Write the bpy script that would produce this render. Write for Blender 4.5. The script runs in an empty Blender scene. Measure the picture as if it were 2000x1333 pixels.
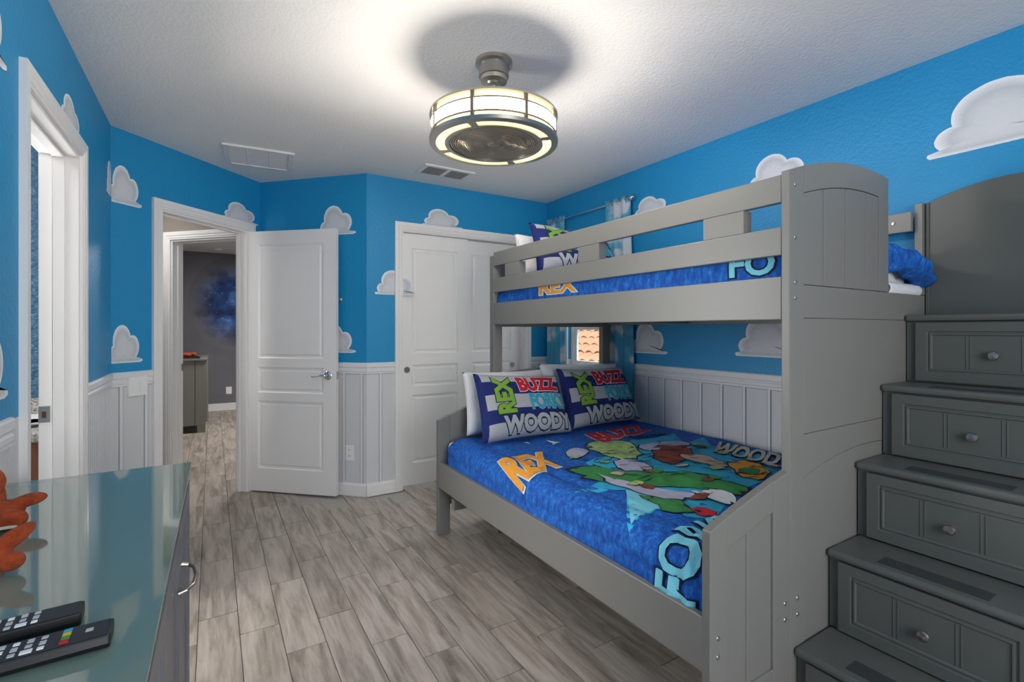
import bpy, bmesh, math, random
from mathutils import Vector, Matrix, noise
R = math.radians
random.seed(7)
SC = bpy.context.scene
COL = SC.collection
# ------------------------------------------------------------------ camera, world, exposure
YAW = math.atan(585 / 950)
cd = bpy.data.cameras.new('camera'); cam = bpy.data.objects.new('camera', cd); COL.objects.link(cam)
cam.location = (0, 0, 1.265); cam.rotation_euler = (R(90), 0, -YAW)
cd.sensor_width = 36; cd.lens = 950 / 2000 * 36; cd.shift_y = -23.5 / 2000; cd.clip_start = 0.02
SC.camera = cam
W = bpy.data.worlds.new('sky'); SC.world = W; W.use_nodes = True
nt = W.node_tree; bg = nt.nodes['Background']
sk = nt.nodes.new('ShaderNodeTexSky'); sk.sky_type = 'NISHITA'; sk.sun_disc = False
sk.sun_elevation = R(48); sk.sun_rotation = R(250)
nt.links.new(sk.outputs[0], bg.inputs[0]); bg.inputs[1].default_value = 0.10
SC.view_settings.view_transform = 'Standard'; SC.view_settings.look = 'None'
SC.view_settings.exposure = 1.34; SC.view_settings.gamma = 1; SC.view_settings.use_curve_mapping = False
SC.cycles.use_denoising = True
SC.cycles.max_bounces = 8; SC.cycles.diffuse_bounces = 5; SC.cycles.sample_clamp_indirect = 6

def lamp(name, kind, loc, rot, power, color=(1, 1, 1), size=1, sizey=None, shape='RECTANGLE'):
    l = bpy.data.lights.new(name, kind); l.energy = power; l.color = color
    if kind == 'AREA':
        l.shape = shape; l.size = size
        if sizey: l.size_y = sizey
    elif kind == 'SUN': l.angle = R(0.5)
    else: l.shadow_soft_size = size
    o = bpy.data.objects.new(name, l); COL.objects.link(o); o.location = loc; o.rotation_euler = rot
    return o
lamp('sun', 'SUN', (-4, 2, 8), (R(38), 0, R(-62)), 1.5, (1, .95, .88))
# fill lamp added behind the camera; then daylight for the bedside window
lamp('fill_behind', 'AREA', (.55, -1.62, 1.50), (R(90), 0, 0), 19, (1, .975, .94), 1.4, 1.5)
lamp('daylight_bedside', 'AREA', (3.7, 3.08, 3.0), (0, R(48), 0), 260, (1, .98, .95), 1.2, 1.2)
lamp('far_room_fill', 'AREA', (.9, 6.6, 2.40), (0, 0, 0), 27, (1, .97, .93), .4, .4)  # unseen ceiling lamp added to brighten the far room
lamp('hall_fill', 'AREA', (-.70, 4.75, 2.40), (0, 0, 0), 3, (1, .97, .93), .22, .22)  # lamp added out of sight to lift the hall
lamp('bathroom_fill', 'AREA', (-1.5, 2.2, 2.40), (0, 0, 0), 6, (1, .97, .93), .5, .5)  # added lamp without a fixture, fills the bathroom
lamp('bunk_fill', 'AREA', (-2.15, 3.27, 1.35), (0, R(-90), 0), 46, (1, .98, .95), 1.7, .95)  # added unseen panel, lights bunk and rails through the bathroom doorway

# ------------------------------------------------------------------ materials
def lin(h):
    h = h.lstrip('#'); o = []
    for i in (0, 2, 4):
        c = int(h[i:i + 2], 16) / 255
        o.append(c / 12.92 if c <= .04045 else ((c + .055) / 1.055) ** 2.4)
    return (*o, 1)
MATS = {}
def mat(name, color, rough=.5, metal=0, bump=0, bscale=60, var=0, vscale=4, emit=None, estr=0, stretch=(1, 1, 1), spec=.5, coat=0, sheen=0):
    m = bpy.data.materials.new(name); m.use_nodes = True; n = m.node_tree.nodes; L = m.node_tree.links
    b = n['Principled BSDF']; c = lin(color) if isinstance(color, str) else color
    b.inputs['Base Color'].default_value = c; b.inputs['Roughness'].default_value = rough
    b.inputs['Metallic'].default_value = metal; b.inputs['Specular IOR Level'].default_value = spec
    b.inputs['Coat Weight'].default_value = coat; b.inputs['Sheen Weight'].default_value = sheen
    tc = n.new('ShaderNodeTexCoord'); mp = n.new('ShaderNodeMapping'); mp.inputs['Scale'].default_value = stretch
    L.new(tc.outputs['Object'], mp.inputs[0])
    if var:
        t = n.new('ShaderNodeTexNoise'); t.inputs['Scale'].default_value = vscale; t.inputs['Detail'].default_value = 6
        L.new(mp.outputs[0], t.inputs[0])
        r = n.new('ShaderNodeValToRGB')
        r.color_ramp.elements[0].position = .3; r.color_ramp.elements[1].position = .7
        r.color_ramp.elements[0].color = (*[x * (1 - var) for x in c[:3]], 1)
        r.color_ramp.elements[1].color = (*[min(1, x * (1 + var)) for x in c[:3]], 1)
        L.new(t.outputs[0], r.inputs[0]); L.new(r.outputs[0], b.inputs['Base Color'])
    if bump:
        t = n.new('ShaderNodeTexNoise'); t.inputs['Scale'].default_value = bscale; t.inputs['Detail'].default_value = 4
        L.new(mp.outputs[0], t.inputs[0])
        bp = n.new('ShaderNodeBump'); bp.inputs['Strength'].default_value = bump; bp.inputs['Distance'].default_value = .01
        L.new(t.outputs[0], bp.inputs['Height']); L.new(bp.outputs[0], b.inputs['Normal'])
    if emit:
        b.inputs['Emission Color'].default_value = lin(emit); b.inputs['Emission Strength'].default_value = estr
    MATS[name] = m
    return m
WALLBUMP = dict(bump=.35, bscale=75)
M_blue = mat('blue_wall_paint', '#118ec6', .5, **WALLBUMP)
M_wht = mat('white_wainscot_paint', '#d6d6d8', .55, **WALLBUMP)
M_batten = mat('white_batten_paint', '#e2e2e4', .5)
M_shadowline = mat('grey_joint_paint', '#8b93a2', .6)
M_ceil = mat('textured_ceiling', '#ece9e6', .8, bump=.35, bscale=85)
M_trim = mat('white_trim', '#ebe9e8', .35)
M_door = mat('white_door', '#eceae9', .32)
M_bed = mat('grey_bed_paint', '#817f7a', .38)
M_stair = mat('shaded_stair_grey', '#5a5d59', .38)  # bed's grey made darker: the stairs' shade is put into the colour
M_grip = mat('dark_grip_strip', '#373a3b', .8, bump=.5, bscale=900)
M_nick = mat('brushed_nickel', '#b8b4ae', .28, 1)
M_chrome = mat('chrome', '#d8d8dc', .12, 1)
M_dark = mat('dark_grille', '#b9b4ae', .32, .85)
M_bar = mat('shade_bar_metal', '#7d736a', .4, .6)
M_steel = mat('bolt_steel', '#b9bab8', .3, .9)
M_opal = mat('opal_glass_lit', '#fff6dc', .4, emit='#fff8ec', estr=36)
M_opal2 = mat('opal_rim_lit', '#fff0c0', .4, emit='#fff0a4', estr=.55)
M_opal3 = mat('opal_base_lit', '#fff0b0', .4, emit='#ffee9c', estr=.8)
M_black = mat('black_plastic', '#15161a', .35)
M_black2 = mat('dark_grey_plastic', '#23262c', .5)
M_white = mat('white_plastic', '#efeeee', .35)
M_grey = mat('grey_rubber_key', '#b9bcc2', .5)
M_navy = mat('navy_fabric', '#12225e', .9, bump=.15, bscale=500)
M_whitefab = mat('white_fabric', '#e9e9ec', .9, bump=.2, bscale=40)
M_orange = mat('orange_plush', '#b04204', .95, bump=.8, bscale=400, var=.3, vscale=60, sheen=.08)
M_gwall = mat('grey_mural_wall', '#6b6b72', .6, var=.22, vscale=1.2, bump=.2, bscale=60)
M_teal = mat('teal_bath_wall', '#0c3a4e', .5, bump=1.0, bscale=28, stretch=(1, 1, 2.4))
M_granite = mat('speckled_granite', '#77716b', .25, var=.85, vscale=110)
M_wood = mat('brown_wood', '#5a3520', .45, var=.3, vscale=9, stretch=(6, 6, .6))
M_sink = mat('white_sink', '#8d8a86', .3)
M_screen = mat('dark_screen', '#191a1c', .2)
M_hall = mat('hall_wall_paint', '#8d857b', .7)
M_farcab = mat('far_grey_cabinet', '#73716b', .45)
M_vent = mat('white_vent', '#e2e1e0', .5)
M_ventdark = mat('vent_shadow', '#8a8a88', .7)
M_slab = mat('grout', '#a8a49c', .8)
M_red = mat('red_print', '#c81a2c', .85); M_lime = mat('lime_print', '#7fae3c', .85)
M_cyan = mat('cyan_print', '#2aa6c4', .85); M_cream = mat('cream_print', '#cfc7b8', .85)
M_org = mat('orange_print', '#f2a02c', .85); M_pgrey = mat('grey_print', '#b4b6bb', .85)
M_outl = mat('white_outline_print', '#dfe3ea', .85); M_ink = mat('dark_outline_print', '#141b38', .85)
M_lcyan = mat('light_cyan_print', '#7fd3e6', .85); M_sky = mat('aqua_print', '#2fb0d8', .85, var=.25, vscale=3)
M_green = mat('green_print', '#3c8f4a', .85, var=.2, vscale=14); M_brown = mat('russet_print', '#8c4434', .85)
M_lav = mat('lavender_print', '#b9b6cf', .85, var=.12, vscale=20); M_lime2 = mat('pale_lime_print', '#a6c47c', .85, var=.25, vscale=30)
M_skin = mat('buff_print', '#d9b9a2', .85); M_yel = mat('yellow_print', '#e7b21f', .8)
M_clay = mat('terracotta_tile', '#d9a27a', .8, var=.25, vscale=7)
M_glassknob = mat('clear_finial', '#e6ecf0', .05, spec=.8, coat=.5)

def glass_mat(name, tint, rough=.03):
    m = mat(name, tint, rough); b = m.node_tree.nodes['Principled BSDF']
    b.inputs['Transmission Weight'].default_value = 1; b.inputs['IOR'].default_value = 1.45
    return m
# floor tile: wood-look porcelain, grain along Y, each plank its own tone
def floor_mat():
    m = bpy.data.materials.new('wood_look_tile'); m.use_nodes = True; n = m.node_tree.nodes; L = m.node_tree.links
    b = n['Principled BSDF']; b.inputs['Roughness'].default_value = .36
    g = n.new('ShaderNodeNewGeometry'); oi = n.new('ShaderNodeObjectInfo')
    mul = n.new('ShaderNodeVectorMath'); mul.operation = 'MULTIPLY_ADD'
    sc = n.new('ShaderNodeCombineXYZ'); L.new(oi.outputs['Random'], sc.inputs[0]); L.new(oi.outputs['Random'], sc.inputs[1])
    mul.inputs[1].default_value = (37, 53, 0); L.new(sc.outputs[0], mul.inputs[0]); L.new(g.outputs['Position'], mul.inputs[2])
    mp = n.new('ShaderNodeMapping'); mp.inputs['Scale'].default_value = (13, 1.5, 1); L.new(mul.outputs[0], mp.inputs[0])
    t = n.new('ShaderNodeTexNoise'); t.inputs['Scale'].default_value = 1.6; t.inputs['Detail'].default_value = 8; t.inputs['Roughness'].default_value = .62
    t.inputs['Distortion'].default_value = .5; L.new(mp.outputs[0], t.inputs[0])
    r = n.new('ShaderNodeValToRGB'); e = r.color_ramp.elements
    e[0].position = .30; e[0].color = lin('#756a60'); e[1].position = .55; e[1].color = lin('#ada297')
    x = e.new(.44); x.color = lin('#968b80'); y = e.new(.75); y.color = lin('#bdb2a7')
    L.new(t.outputs[0], r.inputs[0])
    mp2 = n.new('ShaderNodeMapping'); mp2.inputs['Scale'].default_value = (55, 4, 1); L.new(mul.outputs[0], mp2.inputs[0])
    t2 = n.new('ShaderNodeTexNoise'); t2.inputs['Scale'].default_value = 1.5; t2.inputs['Detail'].default_value = 5; L.new(mp2.outputs[0], t2.inputs[0])
    mr = n.new('ShaderNodeMapRange'); mr.inputs[1].default_value = .3; mr.inputs[2].default_value = .7; mr.inputs[3].default_value = .86; mr.inputs[4].default_value = 1.1
    L.new(t2.outputs[0], mr.inputs[0])
    mr2 = n.new('ShaderNodeMapRange'); mr2.inputs[3].default_value = .86; mr2.inputs[4].default_value = 1.08; L.new(oi.outputs['Random'], mr2.inputs[0])
    mm = n.new('ShaderNodeMath'); mm.operation = 'MULTIPLY'; L.new(mr.outputs[0], mm.inputs[0]); L.new(mr2.outputs[0], mm.inputs[1])
    vs = n.new('ShaderNodeVectorMath'); vs.operation = 'SCALE'; L.new(r.outputs[0], vs.inputs[0]); L.new(mm.outputs[0], vs.inputs['Scale'])
    L.new(vs.outputs[0], b.inputs['Base Color'])
    return m
M_floor = floor_mat()
def ramp_mat(name, build, rough=.85):
    m = bpy.data.materials.new(name); m.use_nodes = True; n = m.node_tree.nodes; L = m.node_tree.links
    b = n['Principled BSDF']; b.inputs['Roughness'].default_value = rough
    build(n, L, b); return m
def ramp(n, pts, const=False):
    r = n.new('ShaderNodeValToRGB'); e = r.color_ramp.elements
    if const: r.color_ramp.interpolation = 'CONSTANT'
    e[0].position, e[0].color = pts[0][0], lin(pts[0][1]); e[1].position, e[1].color = pts[-1][0], lin(pts[-1][1])
    for p, c in pts[1:-1]:
        x = e.new(p); x.color = lin(c)
    return r
def b_comf(n, L, b):
    tc = n.new('ShaderNodeTexCoord'); mp = n.new('ShaderNodeMapping'); mp.inputs['Scale'].default_value = (16, 10, 3.5)
    mp.inputs['Rotation'].default_value = (0, 0, .5); L.new(tc.outputs['Object'], mp.inputs[0])
    t = n.new('ShaderNodeTexNoise'); t.inputs['Scale'].default_value = 5; t.inputs['Detail'].default_value = 9; t.inputs['Roughness'].default_value = .75
    L.new(mp.outputs[0], t.inputs[0])
    r = ramp(n, [(.34, '#08388a'), (.49, '#0a58b4'), (.59, '#1a74cc'), (.70, '#5a9cdc')]); L.new(t.outputs[0], r.inputs[0])
    L.new(r.outputs[0], b.inputs['Base Color'])
    t2 = n.new('ShaderNodeTexNoise'); t2.inputs['Scale'].default_value = 9; t2.inputs['Detail'].default_value = 5; L.new(tc.outputs['Object'], t2.inputs[0])
    bp = n.new('ShaderNodeBump'); bp.inputs['Strength'].default_value = .5; bp.inputs['Distance'].default_value = .02
    L.new(t2.outputs[0], bp.inputs['Height']); L.new(bp.outputs[0], b.inputs['Normal'])
M_comf = ramp_mat('blue_denim_print_fabric', b_comf)
def b_stripe(n, L, b):
    uv = n.new('ShaderNodeUVMap'); s = n.new('ShaderNodeSeparateXYZ'); L.new(uv.outputs[0], s.inputs[0])
    G, N = '#b3b5ba', '#14266a'
    r = ramp(n, [(0, G), (.20, N), (.40, G), (.63, N), (.84, G), (1, G)], True); L.new(s.outputs[1], r.inputs[0])
    lt = n.new('ShaderNodeMath'); lt.operation = 'LESS_THAN'; lt.inputs[1].default_value = .05; L.new(s.outputs[0], lt.inputs[0])
    mx = n.new('ShaderNodeMix'); mx.data_type = 'RGBA'; L.new(lt.outputs[0], mx.inputs[0]); L.new(r.outputs[0], mx.inputs[6]); mx.inputs[7].default_value = lin(N)
    L.new(mx.outputs[2], b.inputs['Base Color'])
    tc = n.new('ShaderNodeTexCoord'); t2 = n.new('ShaderNodeTexNoise'); t2.inputs['Scale'].default_value = 14; t2.inputs['Detail'].default_value = 4; L.new(tc.outputs['Object'], t2.inputs[0])
    bp = n.new('ShaderNodeBump'); bp.inputs['Strength'].default_value = .5; bp.inputs['Distance'].default_value = .015
    L.new(t2.outputs[0], bp.inputs['Height']); L.new(bp.outputs[0], b.inputs['Normal'])
M_stripe = ramp_mat('navy_and_grey_stripe', b_stripe)
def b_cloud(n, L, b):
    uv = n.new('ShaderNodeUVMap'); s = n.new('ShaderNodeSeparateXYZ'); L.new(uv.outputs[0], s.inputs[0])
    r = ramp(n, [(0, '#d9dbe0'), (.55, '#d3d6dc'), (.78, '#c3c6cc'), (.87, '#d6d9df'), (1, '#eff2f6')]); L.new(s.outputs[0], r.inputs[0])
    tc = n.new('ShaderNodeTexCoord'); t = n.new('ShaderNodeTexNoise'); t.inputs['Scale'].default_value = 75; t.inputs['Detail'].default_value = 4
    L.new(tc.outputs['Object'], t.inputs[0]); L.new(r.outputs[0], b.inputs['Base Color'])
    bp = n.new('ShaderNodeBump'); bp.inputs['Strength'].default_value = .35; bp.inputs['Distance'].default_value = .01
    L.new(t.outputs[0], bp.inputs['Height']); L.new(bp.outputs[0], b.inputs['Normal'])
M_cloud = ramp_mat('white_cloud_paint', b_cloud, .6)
def b_curt(n, L, b):
    tc = n.new('ShaderNodeTexCoord'); mp = n.new('ShaderNodeMapping'); mp.inputs['Scale'].default_value = (4, 7, 6.5); L.new(tc.outputs['Object'], mp.inputs[0])
    t = n.new('ShaderNodeTexNoise'); t.inputs['Scale'].default_value = 1; t.inputs['Detail'].default_value = 1.5; L.new(mp.outputs[0], t.inputs[0])
    r = ramp(n, [(0, '#3b8fb4'), (.5, '#4a9cc0'), (.565, '#6fb2cc'), (.60, '#c3cbd6'), (1, '#dcdfe6')]); L.new(t.outputs[0], r.inputs[0])
    L.new(r.outputs[0], b.inputs['Base Color']); b.inputs['Transmission Weight'].default_value = 0
M_curt = ramp_mat('sky_print_curtain', b_curt)
def b_gal(n, L, b):
    uv = n.new('ShaderNodeUVMap'); s = n.new('ShaderNodeSeparateXYZ'); L.new(uv.outputs[0], s.inputs[0])
    tc = n.new('ShaderNodeTexCoord')
    t = n.new('ShaderNodeTexNoise'); t.inputs['Scale'].default_value = 4.5; t.inputs['Detail'].default_value = 8; L.new(tc.outputs['Object'], t.inputs[0])
    r = ramp(n, [(.3, '#131a34'), (.5, '#284a86'), (.62, '#4a78b8'), (.76, '#9cbcE4')]); L.new(t.outputs[0], r.inputs[0])
    w = n.new('ShaderNodeTexVoronoi'); w.inputs['Scale'].default_value = 16; L.new(tc.outputs['Object'], w.inputs[0])
    st = n.new('ShaderNodeMath'); st.operation = 'LESS_THAN'; st.inputs[1].default_value = .13; L.new(w.outputs['Distance'], st.inputs[0])
    mx = n.new('ShaderNodeMix'); mx.data_type = 'RGBA'; L.new(st.outputs[0], mx.inputs[0]); L.new(r.outputs[0], mx.inputs[6]); mx.inputs[7].default_value = lin('#7f97bd')
    ad = n.new('ShaderNodeMath'); ad.operation = 'MULTIPLY_ADD'; ad.inputs[1].default_value = .5; L.new(t.outputs[0], ad.inputs[0]); L.new(s.outputs[0], ad.inputs[2])
    rr = n.new('ShaderNodeMapRange'); rr.inputs[1].default_value = .70; rr.inputs[2].default_value = 1.15; L.new(ad.outputs[0], rr.inputs[0])
    m2 = n.new('ShaderNodeMix'); m2.data_type = 'RGBA'; L.new(rr.outputs[0], m2.inputs[0]); L.new(mx.outputs[2], m2.inputs[6]); m2.inputs[7].default_value = lin('#6b6b72')
    L.new(m2.outputs[2], b.inputs['Base Color'])
M_gal = ramp_mat('galaxy_mural_paint', b_gal)
# back-painted greenish glass of the dresser top
M_gtop = mat('frosted_green_glass', '#74887e', .05, spec=.7, coat=.3)
M_gedge = mat('glass_edge', '#9fc4bb', .15, spec=.8)
M_drs = mat('grey_dresser_paint', '#74757a', .4)
M_pane = glass_mat('window_glass', '#f4fafa', .0)

# ------------------------------------------------------------------ mesh helpers
class F:                                            # wall frame: s along the wall, n into the room, z up
    def __init__(s, p, q):
        s.p = Vector((p[0], p[1], 0)); d = Vector((q[0] - p[0], q[1] - p[1], 0)); s.len = d.length; s.e = d.normalized()
        s.n = Vector((s.e.y, -s.e.x, 0))
    def __call__(s, a, n, z): return s.p + s.e * a + s.n * n + Vector((0, 0, z))
ID = lambda a, b, c: Vector((a, b, c))
class MB:
    def __init__(s): s.bm = bmesh.new(); s.uv = None
    def quad(s, pts):
        try: return s.bm.faces.new([s.bm.verts.new(p) for p in pts])
        except ValueError: return None
    def box(s, a0, a1, b0, b1, c0, c1, f=ID):
        v = [s.bm.verts.new(f(a, b, c)) for a in (a0, a1) for b in (b0, b1) for c in (c0, c1)]
        for q in ((0, 1, 3, 2), (4, 6, 7, 5), (0, 4, 5, 1), (2, 3, 7, 6), (0, 2, 6, 4), (1, 5, 7, 3)): s.bm.faces.new([v[i] for i in q])
        return s
    def prism(s, pts, lo, hi, f=ID, axis=1):         # polygon in the two other axes, extruded along axis
        def P(a, b, t): return f(a, t, b) if axis == 1 else (f(t, a, b) if axis == 0 else f(a, b, t))
        A = [s.bm.verts.new(P(a, b, lo)) for a, b in pts]; B = [s.bm.verts.new(P(a, b, hi)) for a, b in pts]
        s.bm.faces.new(A); s.bm.faces.new(B[::-1]); k = len(pts)
        for i in range(k): s.bm.faces.new([A[i], A[(i + 1) % k], B[(i + 1) % k], B[i]])
        return s
    def tube(s, pts, r, seg=10, cap=True):
        pts = [Vector(p) for p in pts]; rings = []
        for i, p in enumerate(pts):
            t = (pts[min(i + 1, len(pts) - 1)] - pts[max(i - 1, 0)]).normalized()
            up = Vector((0, 0, 1)) if abs(t.z) < .9 else Vector((1, 0, 0))
            a = t.cross(up).normalized(); b = t.cross(a)
            rr = r[i] if isinstance(r, (list, tuple)) else r
            rings.append([s.bm.verts.new(p + (a * math.cos(2 * math.pi * k / seg) + b * math.sin(2 * math.pi * k / seg)) * rr) for k in range(seg)])
        for A, B in zip(rings, rings[1:]):
            for k in range(seg): s.bm.faces.new([A[k], A[(k + 1) % seg], B[(k + 1) % seg], B[k]])
        if cap: s.bm.faces.new(rings[0]); s.bm.faces.new(rings[-1][::-1])
        return s
    def lathe(s, prof, o, ax=(0, 0, 1), seg=32, a0=0, a1=2 * math.pi, closed=False):     # prof: (radius, height) list
        o = Vector(o); ax = Vector(ax).normalized(); u = ax.orthogonal().normalized(); w = ax.cross(u)
        if abs(ax.z) > .99: u = Vector((1, 0, 0)); w = Vector((0, 1, 0))
        full = abs(a1 - a0 - 2 * math.pi) < 1e-6; m = seg if full else seg + 1; rings = []
        for i in range(m):
            t = a0 + (a1 - a0) * i / seg; d = u * math.cos(t) + w * math.sin(t)
            rings.append([s.bm.verts.new(o + d * max(r, 1e-5) + ax * h) for r, h in prof])
        k = len(prof)
        for i in range(seg):
            A, B = rings[i], rings[(i + 1) % m]
            for j in range(k if closed else k - 1): s.bm.faces.new([A[j], B[j], B[(j + 1) % k], A[(j + 1) % k]])
        if closed and not full: s.bm.faces.new(rings[0]); s.bm.faces.new(rings[-1][::-1])
        return s
    def grid(s, fn, nu, nv, uvf=None):
        V = [[s.bm.verts.new(fn(i / nu, j / nv)) for j in range(nv + 1)] for i in range(nu + 1)]
        L = s.bm.loops.layers.uv.verify() if uvf else None
        for i in range(nu):
            for j in range(nv):
                fc = s.bm.faces.new([V[i][j], V[i + 1][j], V[i + 1][j + 1], V[i][j + 1]])
                if L:
                    for lp, (a, b) in zip(fc.loops, ((i, j), (i + 1, j), (i + 1, j + 1), (i, j + 1))): lp[L].uv = uvf(a / nu, b / nv)
        return s
    def panelled(s, f, a0, a1, z0, z1, n0, n1, rects, prof):       # slab n0..n1, front at n1 with moulded recesses
        A = sorted({a0, a1, *[r[0] for r in rects], *[r[1] for r in rects]}); Z = sorted({z0, z1, *[r[2] for r in rects], *[r[3] for r in rects]})
        inr = lambda a, z: any(r[0] - 1e-6 < a < r[1] + 1e-6 and r[2] - 1e-6 < z < r[3] + 1e-6 for r in rects)
        for i in range(len(A) - 1):
            for j in range(len(Z) - 1):
                if not inr((A[i] + A[i + 1]) / 2, (Z[j] + Z[j + 1]) / 2):
                    s.quad([f(A[i], n1, Z[j]), f(A[i + 1], n1, Z[j]), f(A[i + 1], n1, Z[j + 1]), f(A[i], n1, Z[j + 1])])
        for r in rects:
            loops = [[f(a, n1 + d, z) for a, z in ((r[0] + k, r[2] + k), (r[1] - k, r[2] + k), (r[1] - k, r[3] - k), (r[0] + k, r[3] - k))] for k, d in prof]
            for P, Q in zip(loops, loops[1:]):
                for i in range(4): s.quad([P[i], P[(i + 1) % 4], Q[(i + 1) % 4], Q[i]])
            s.quad(loops[-1])
        s.quad([f(a0, n0, z0), f(a0, n0, z1), f(a1, n0, z1), f(a1, n0, z0)])
        s.quad([f(a0, n0, z0), f(a0, n1, z0), f(a0, n1, z1), f(a0, n0, z1)]); s.quad([f(a1, n0, z0), f(a1, n0, z1), f(a1, n1, z1), f(a1, n1, z0)])
        s.quad([f(a0, n0, z1), f(a0, n1, z1), f(a1, n1, z1), f(a1, n0, z1)]); s.quad([f(a0, n0, z0), f(a1, n0, z0), f(a1, n1, z0), f(a0, n1, z0)])
        return s
    def build(s, name, m, parent=None, smooth=False, bevel=0, weld=True, angle=30):
        if weld: bmesh.ops.remove_doubles(s.bm, verts=s.bm.verts, dist=1e-5)
        bmesh.ops.recalc_face_normals(s.bm, faces=s.bm.faces)
        if smooth:
            for fc in s.bm.faces: fc.smooth = True
        me = bpy.data.meshes.new(name); s.bm.to_mesh(me); s.bm.free()
        for x in (m if isinstance(m, list) else [m]): me.materials.append(x)
        o = bpy.data.objects.new(name, me); COL.objects.link(o)
        if smooth and smooth != 'all': 
            try: me.set_sharp_from_angle(angle=R(angle))
            except Exception: pass
        if bevel:
            b = o.modifiers.new('bevel', 'BEVEL'); b.width = bevel; b.segments = 2; b.limit_method = 'ANGLE'; b.angle_limit = R(40)
        if parent: adopt(o, parent)
        return o
def adopt(o, parent):
    o.parent = parent; o.matrix_parent_inverse = parent.matrix_basis.inverted()
def tag(o, label=None, cat=None, group=None, kind=None):
    for k, v in (('label', label), ('category', cat), ('group', group), ('kind', kind)):
        if v: o[k] = v
    return o
def empty(name, loc, label=None, cat=None, group=None, kind=None):
    o = bpy.data.objects.new(name, None); COL.objects.link(o); o.location = loc; o.empty_display_size = .1
    return tag(o, label, cat, group, kind)
def struct(o, label=None): o['kind'] = 'structure'; return o
def box(name, dims, m, parent=None, bevel=0, f=ID):
    return MB().box(*dims, f=f).build(name, m, parent, bevel=bevel)

# ------------------------------------------------------------------ frames of the room
CH = 2.44
A_ = (-.5, 3.6); B_ = (.325, 4.383); C_ = (.99, 3.697)
FL = F((-.5, -1.6), A_); FD = F(A_, B_); FA = F(B_, C_); FC = F(C_, (2.66, 3.697)); FR = F((2.66, 3.697), (2.66, -1.6)); FB = F((2.66, -1.6), (-.5, -1.6))
def wall(name, f, m, opens=(), t=.12, ext0=0, ext1=0, h=CH, low=None, lowz=1.0):
    b = MB(); bl = MB(); cuts = sorted(opens); a = -ext0
    def seg(x0, x1, z0, z1):
        if x1 - x0 < 1e-4: return
        if low is None or z0 >= lowz: b.box(x0, x1, -t, 0, z0, z1, f)
        else:
            if z1 > lowz: b.box(x0, x1, -t, 0, lowz, z1, f)
            bl.box(x0, x1, -t, 0, z0, min(z1, lowz), f)
    for s0, s1, z0, z1 in cuts:
        seg(a, s0, 0, h)
        if z0 > 0: seg(s0, s1, 0, z0)
        seg(s0, s1, z1, h); a = s1
    seg(a, f.len + ext1, 0, h)
    o = struct(b.build(name, m, weld=False))
    if low: bl.build('wainscot', low, o, weld=False)
    else: bl.bm.free()
    return o
def sl(f, x, y): return (Vector((x, y, 0)) - f.p).dot(f.e)
wl = wall('wall_left', FL, M_blue, [(1.6 + 2.10, 1.6 + 2.83, 0, 2.03)], t=.13, ext0=.12, low=M_wht)
wd = wall('wall_door', FD, M_blue, [(.303, 1.012, 0, 2.03)], t=.10, low=M_wht)
wa = wall('wall_angled', FA, M_blue, t=.10, low=M_wht)
wc = wall('wall_back', FC, M_blue, [(.275, 1.42, 0, 2.04)], ext1=.12, low=M_wht)
wr = wall('wall_right', FR, M_blue, [(3.697 - 3.38, 3.697 - 2.80, .93, 2.0)], low=M_wht)
wb = wall('wall_front', FB, M_blue, [(1.0, 3.0, .7, 2.2)], ext0=.12, ext1=.12, low=M_wht)
ceil = struct(box('ceiling', (-2.6, 3.0, -1.9, 9.1, CH, CH + .1), M_ceil))
flo = struct(box('floor', (-2.6, 2.8, -1.9, 9.1, -.1, -.008), M_slab))
# porcelain planks 0.15 x 0.6, each a tile of its own
OFF = [.45, .25, .02, .20, .5, .32, .07, .34, .20, .02, .41, .13, .30, .55, .22, .08, .44, .27]
pm = None
def in_view(x, y):
    if y < 4.0: return x > -.14 if y > 1.2 else x > -.6
    return x < .75
for k in range(-6, 18):
    x0 = -.052 + .1485 * k
    if x0 > 2.6 or x0 < -.9: continue
    y = -1.55 + OFF[k % 18]
    while y < 8.8:
        cx, cy = x0 + .074, y + .3
        vis = cx * math.sin(YAW) + cy * math.cos(YAW) > .3
        inroom = (cy < 3.75 and cx > -.5) or (cy < 4.5 and -.75 < cx < .6) or (cy > 4.2 and -.7 < cx < .75)
        if vis and inroom and not (cy < 4.3 and cx < -.45 and cy < 3.4) and not (cx > 1.7 and cy < .9) and cy > -.1 and not (cy > 5.2 and cx > .45) and not (cx < -.25 and cy < 1.9):
            if pm is None:
                o = MB().box(-.0728, .0728, -.2985, .2985, -.009, 0).build('floor_tile', M_floor, flo, bevel=0); pm = o.data
            else:
                o = bpy.data.objects.new('floor_tile', pm); COL.objects.link(o); o.parent = flo
            o.location = (cx, cy, random.uniform(-.0004, .0004))
        y += .6
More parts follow.
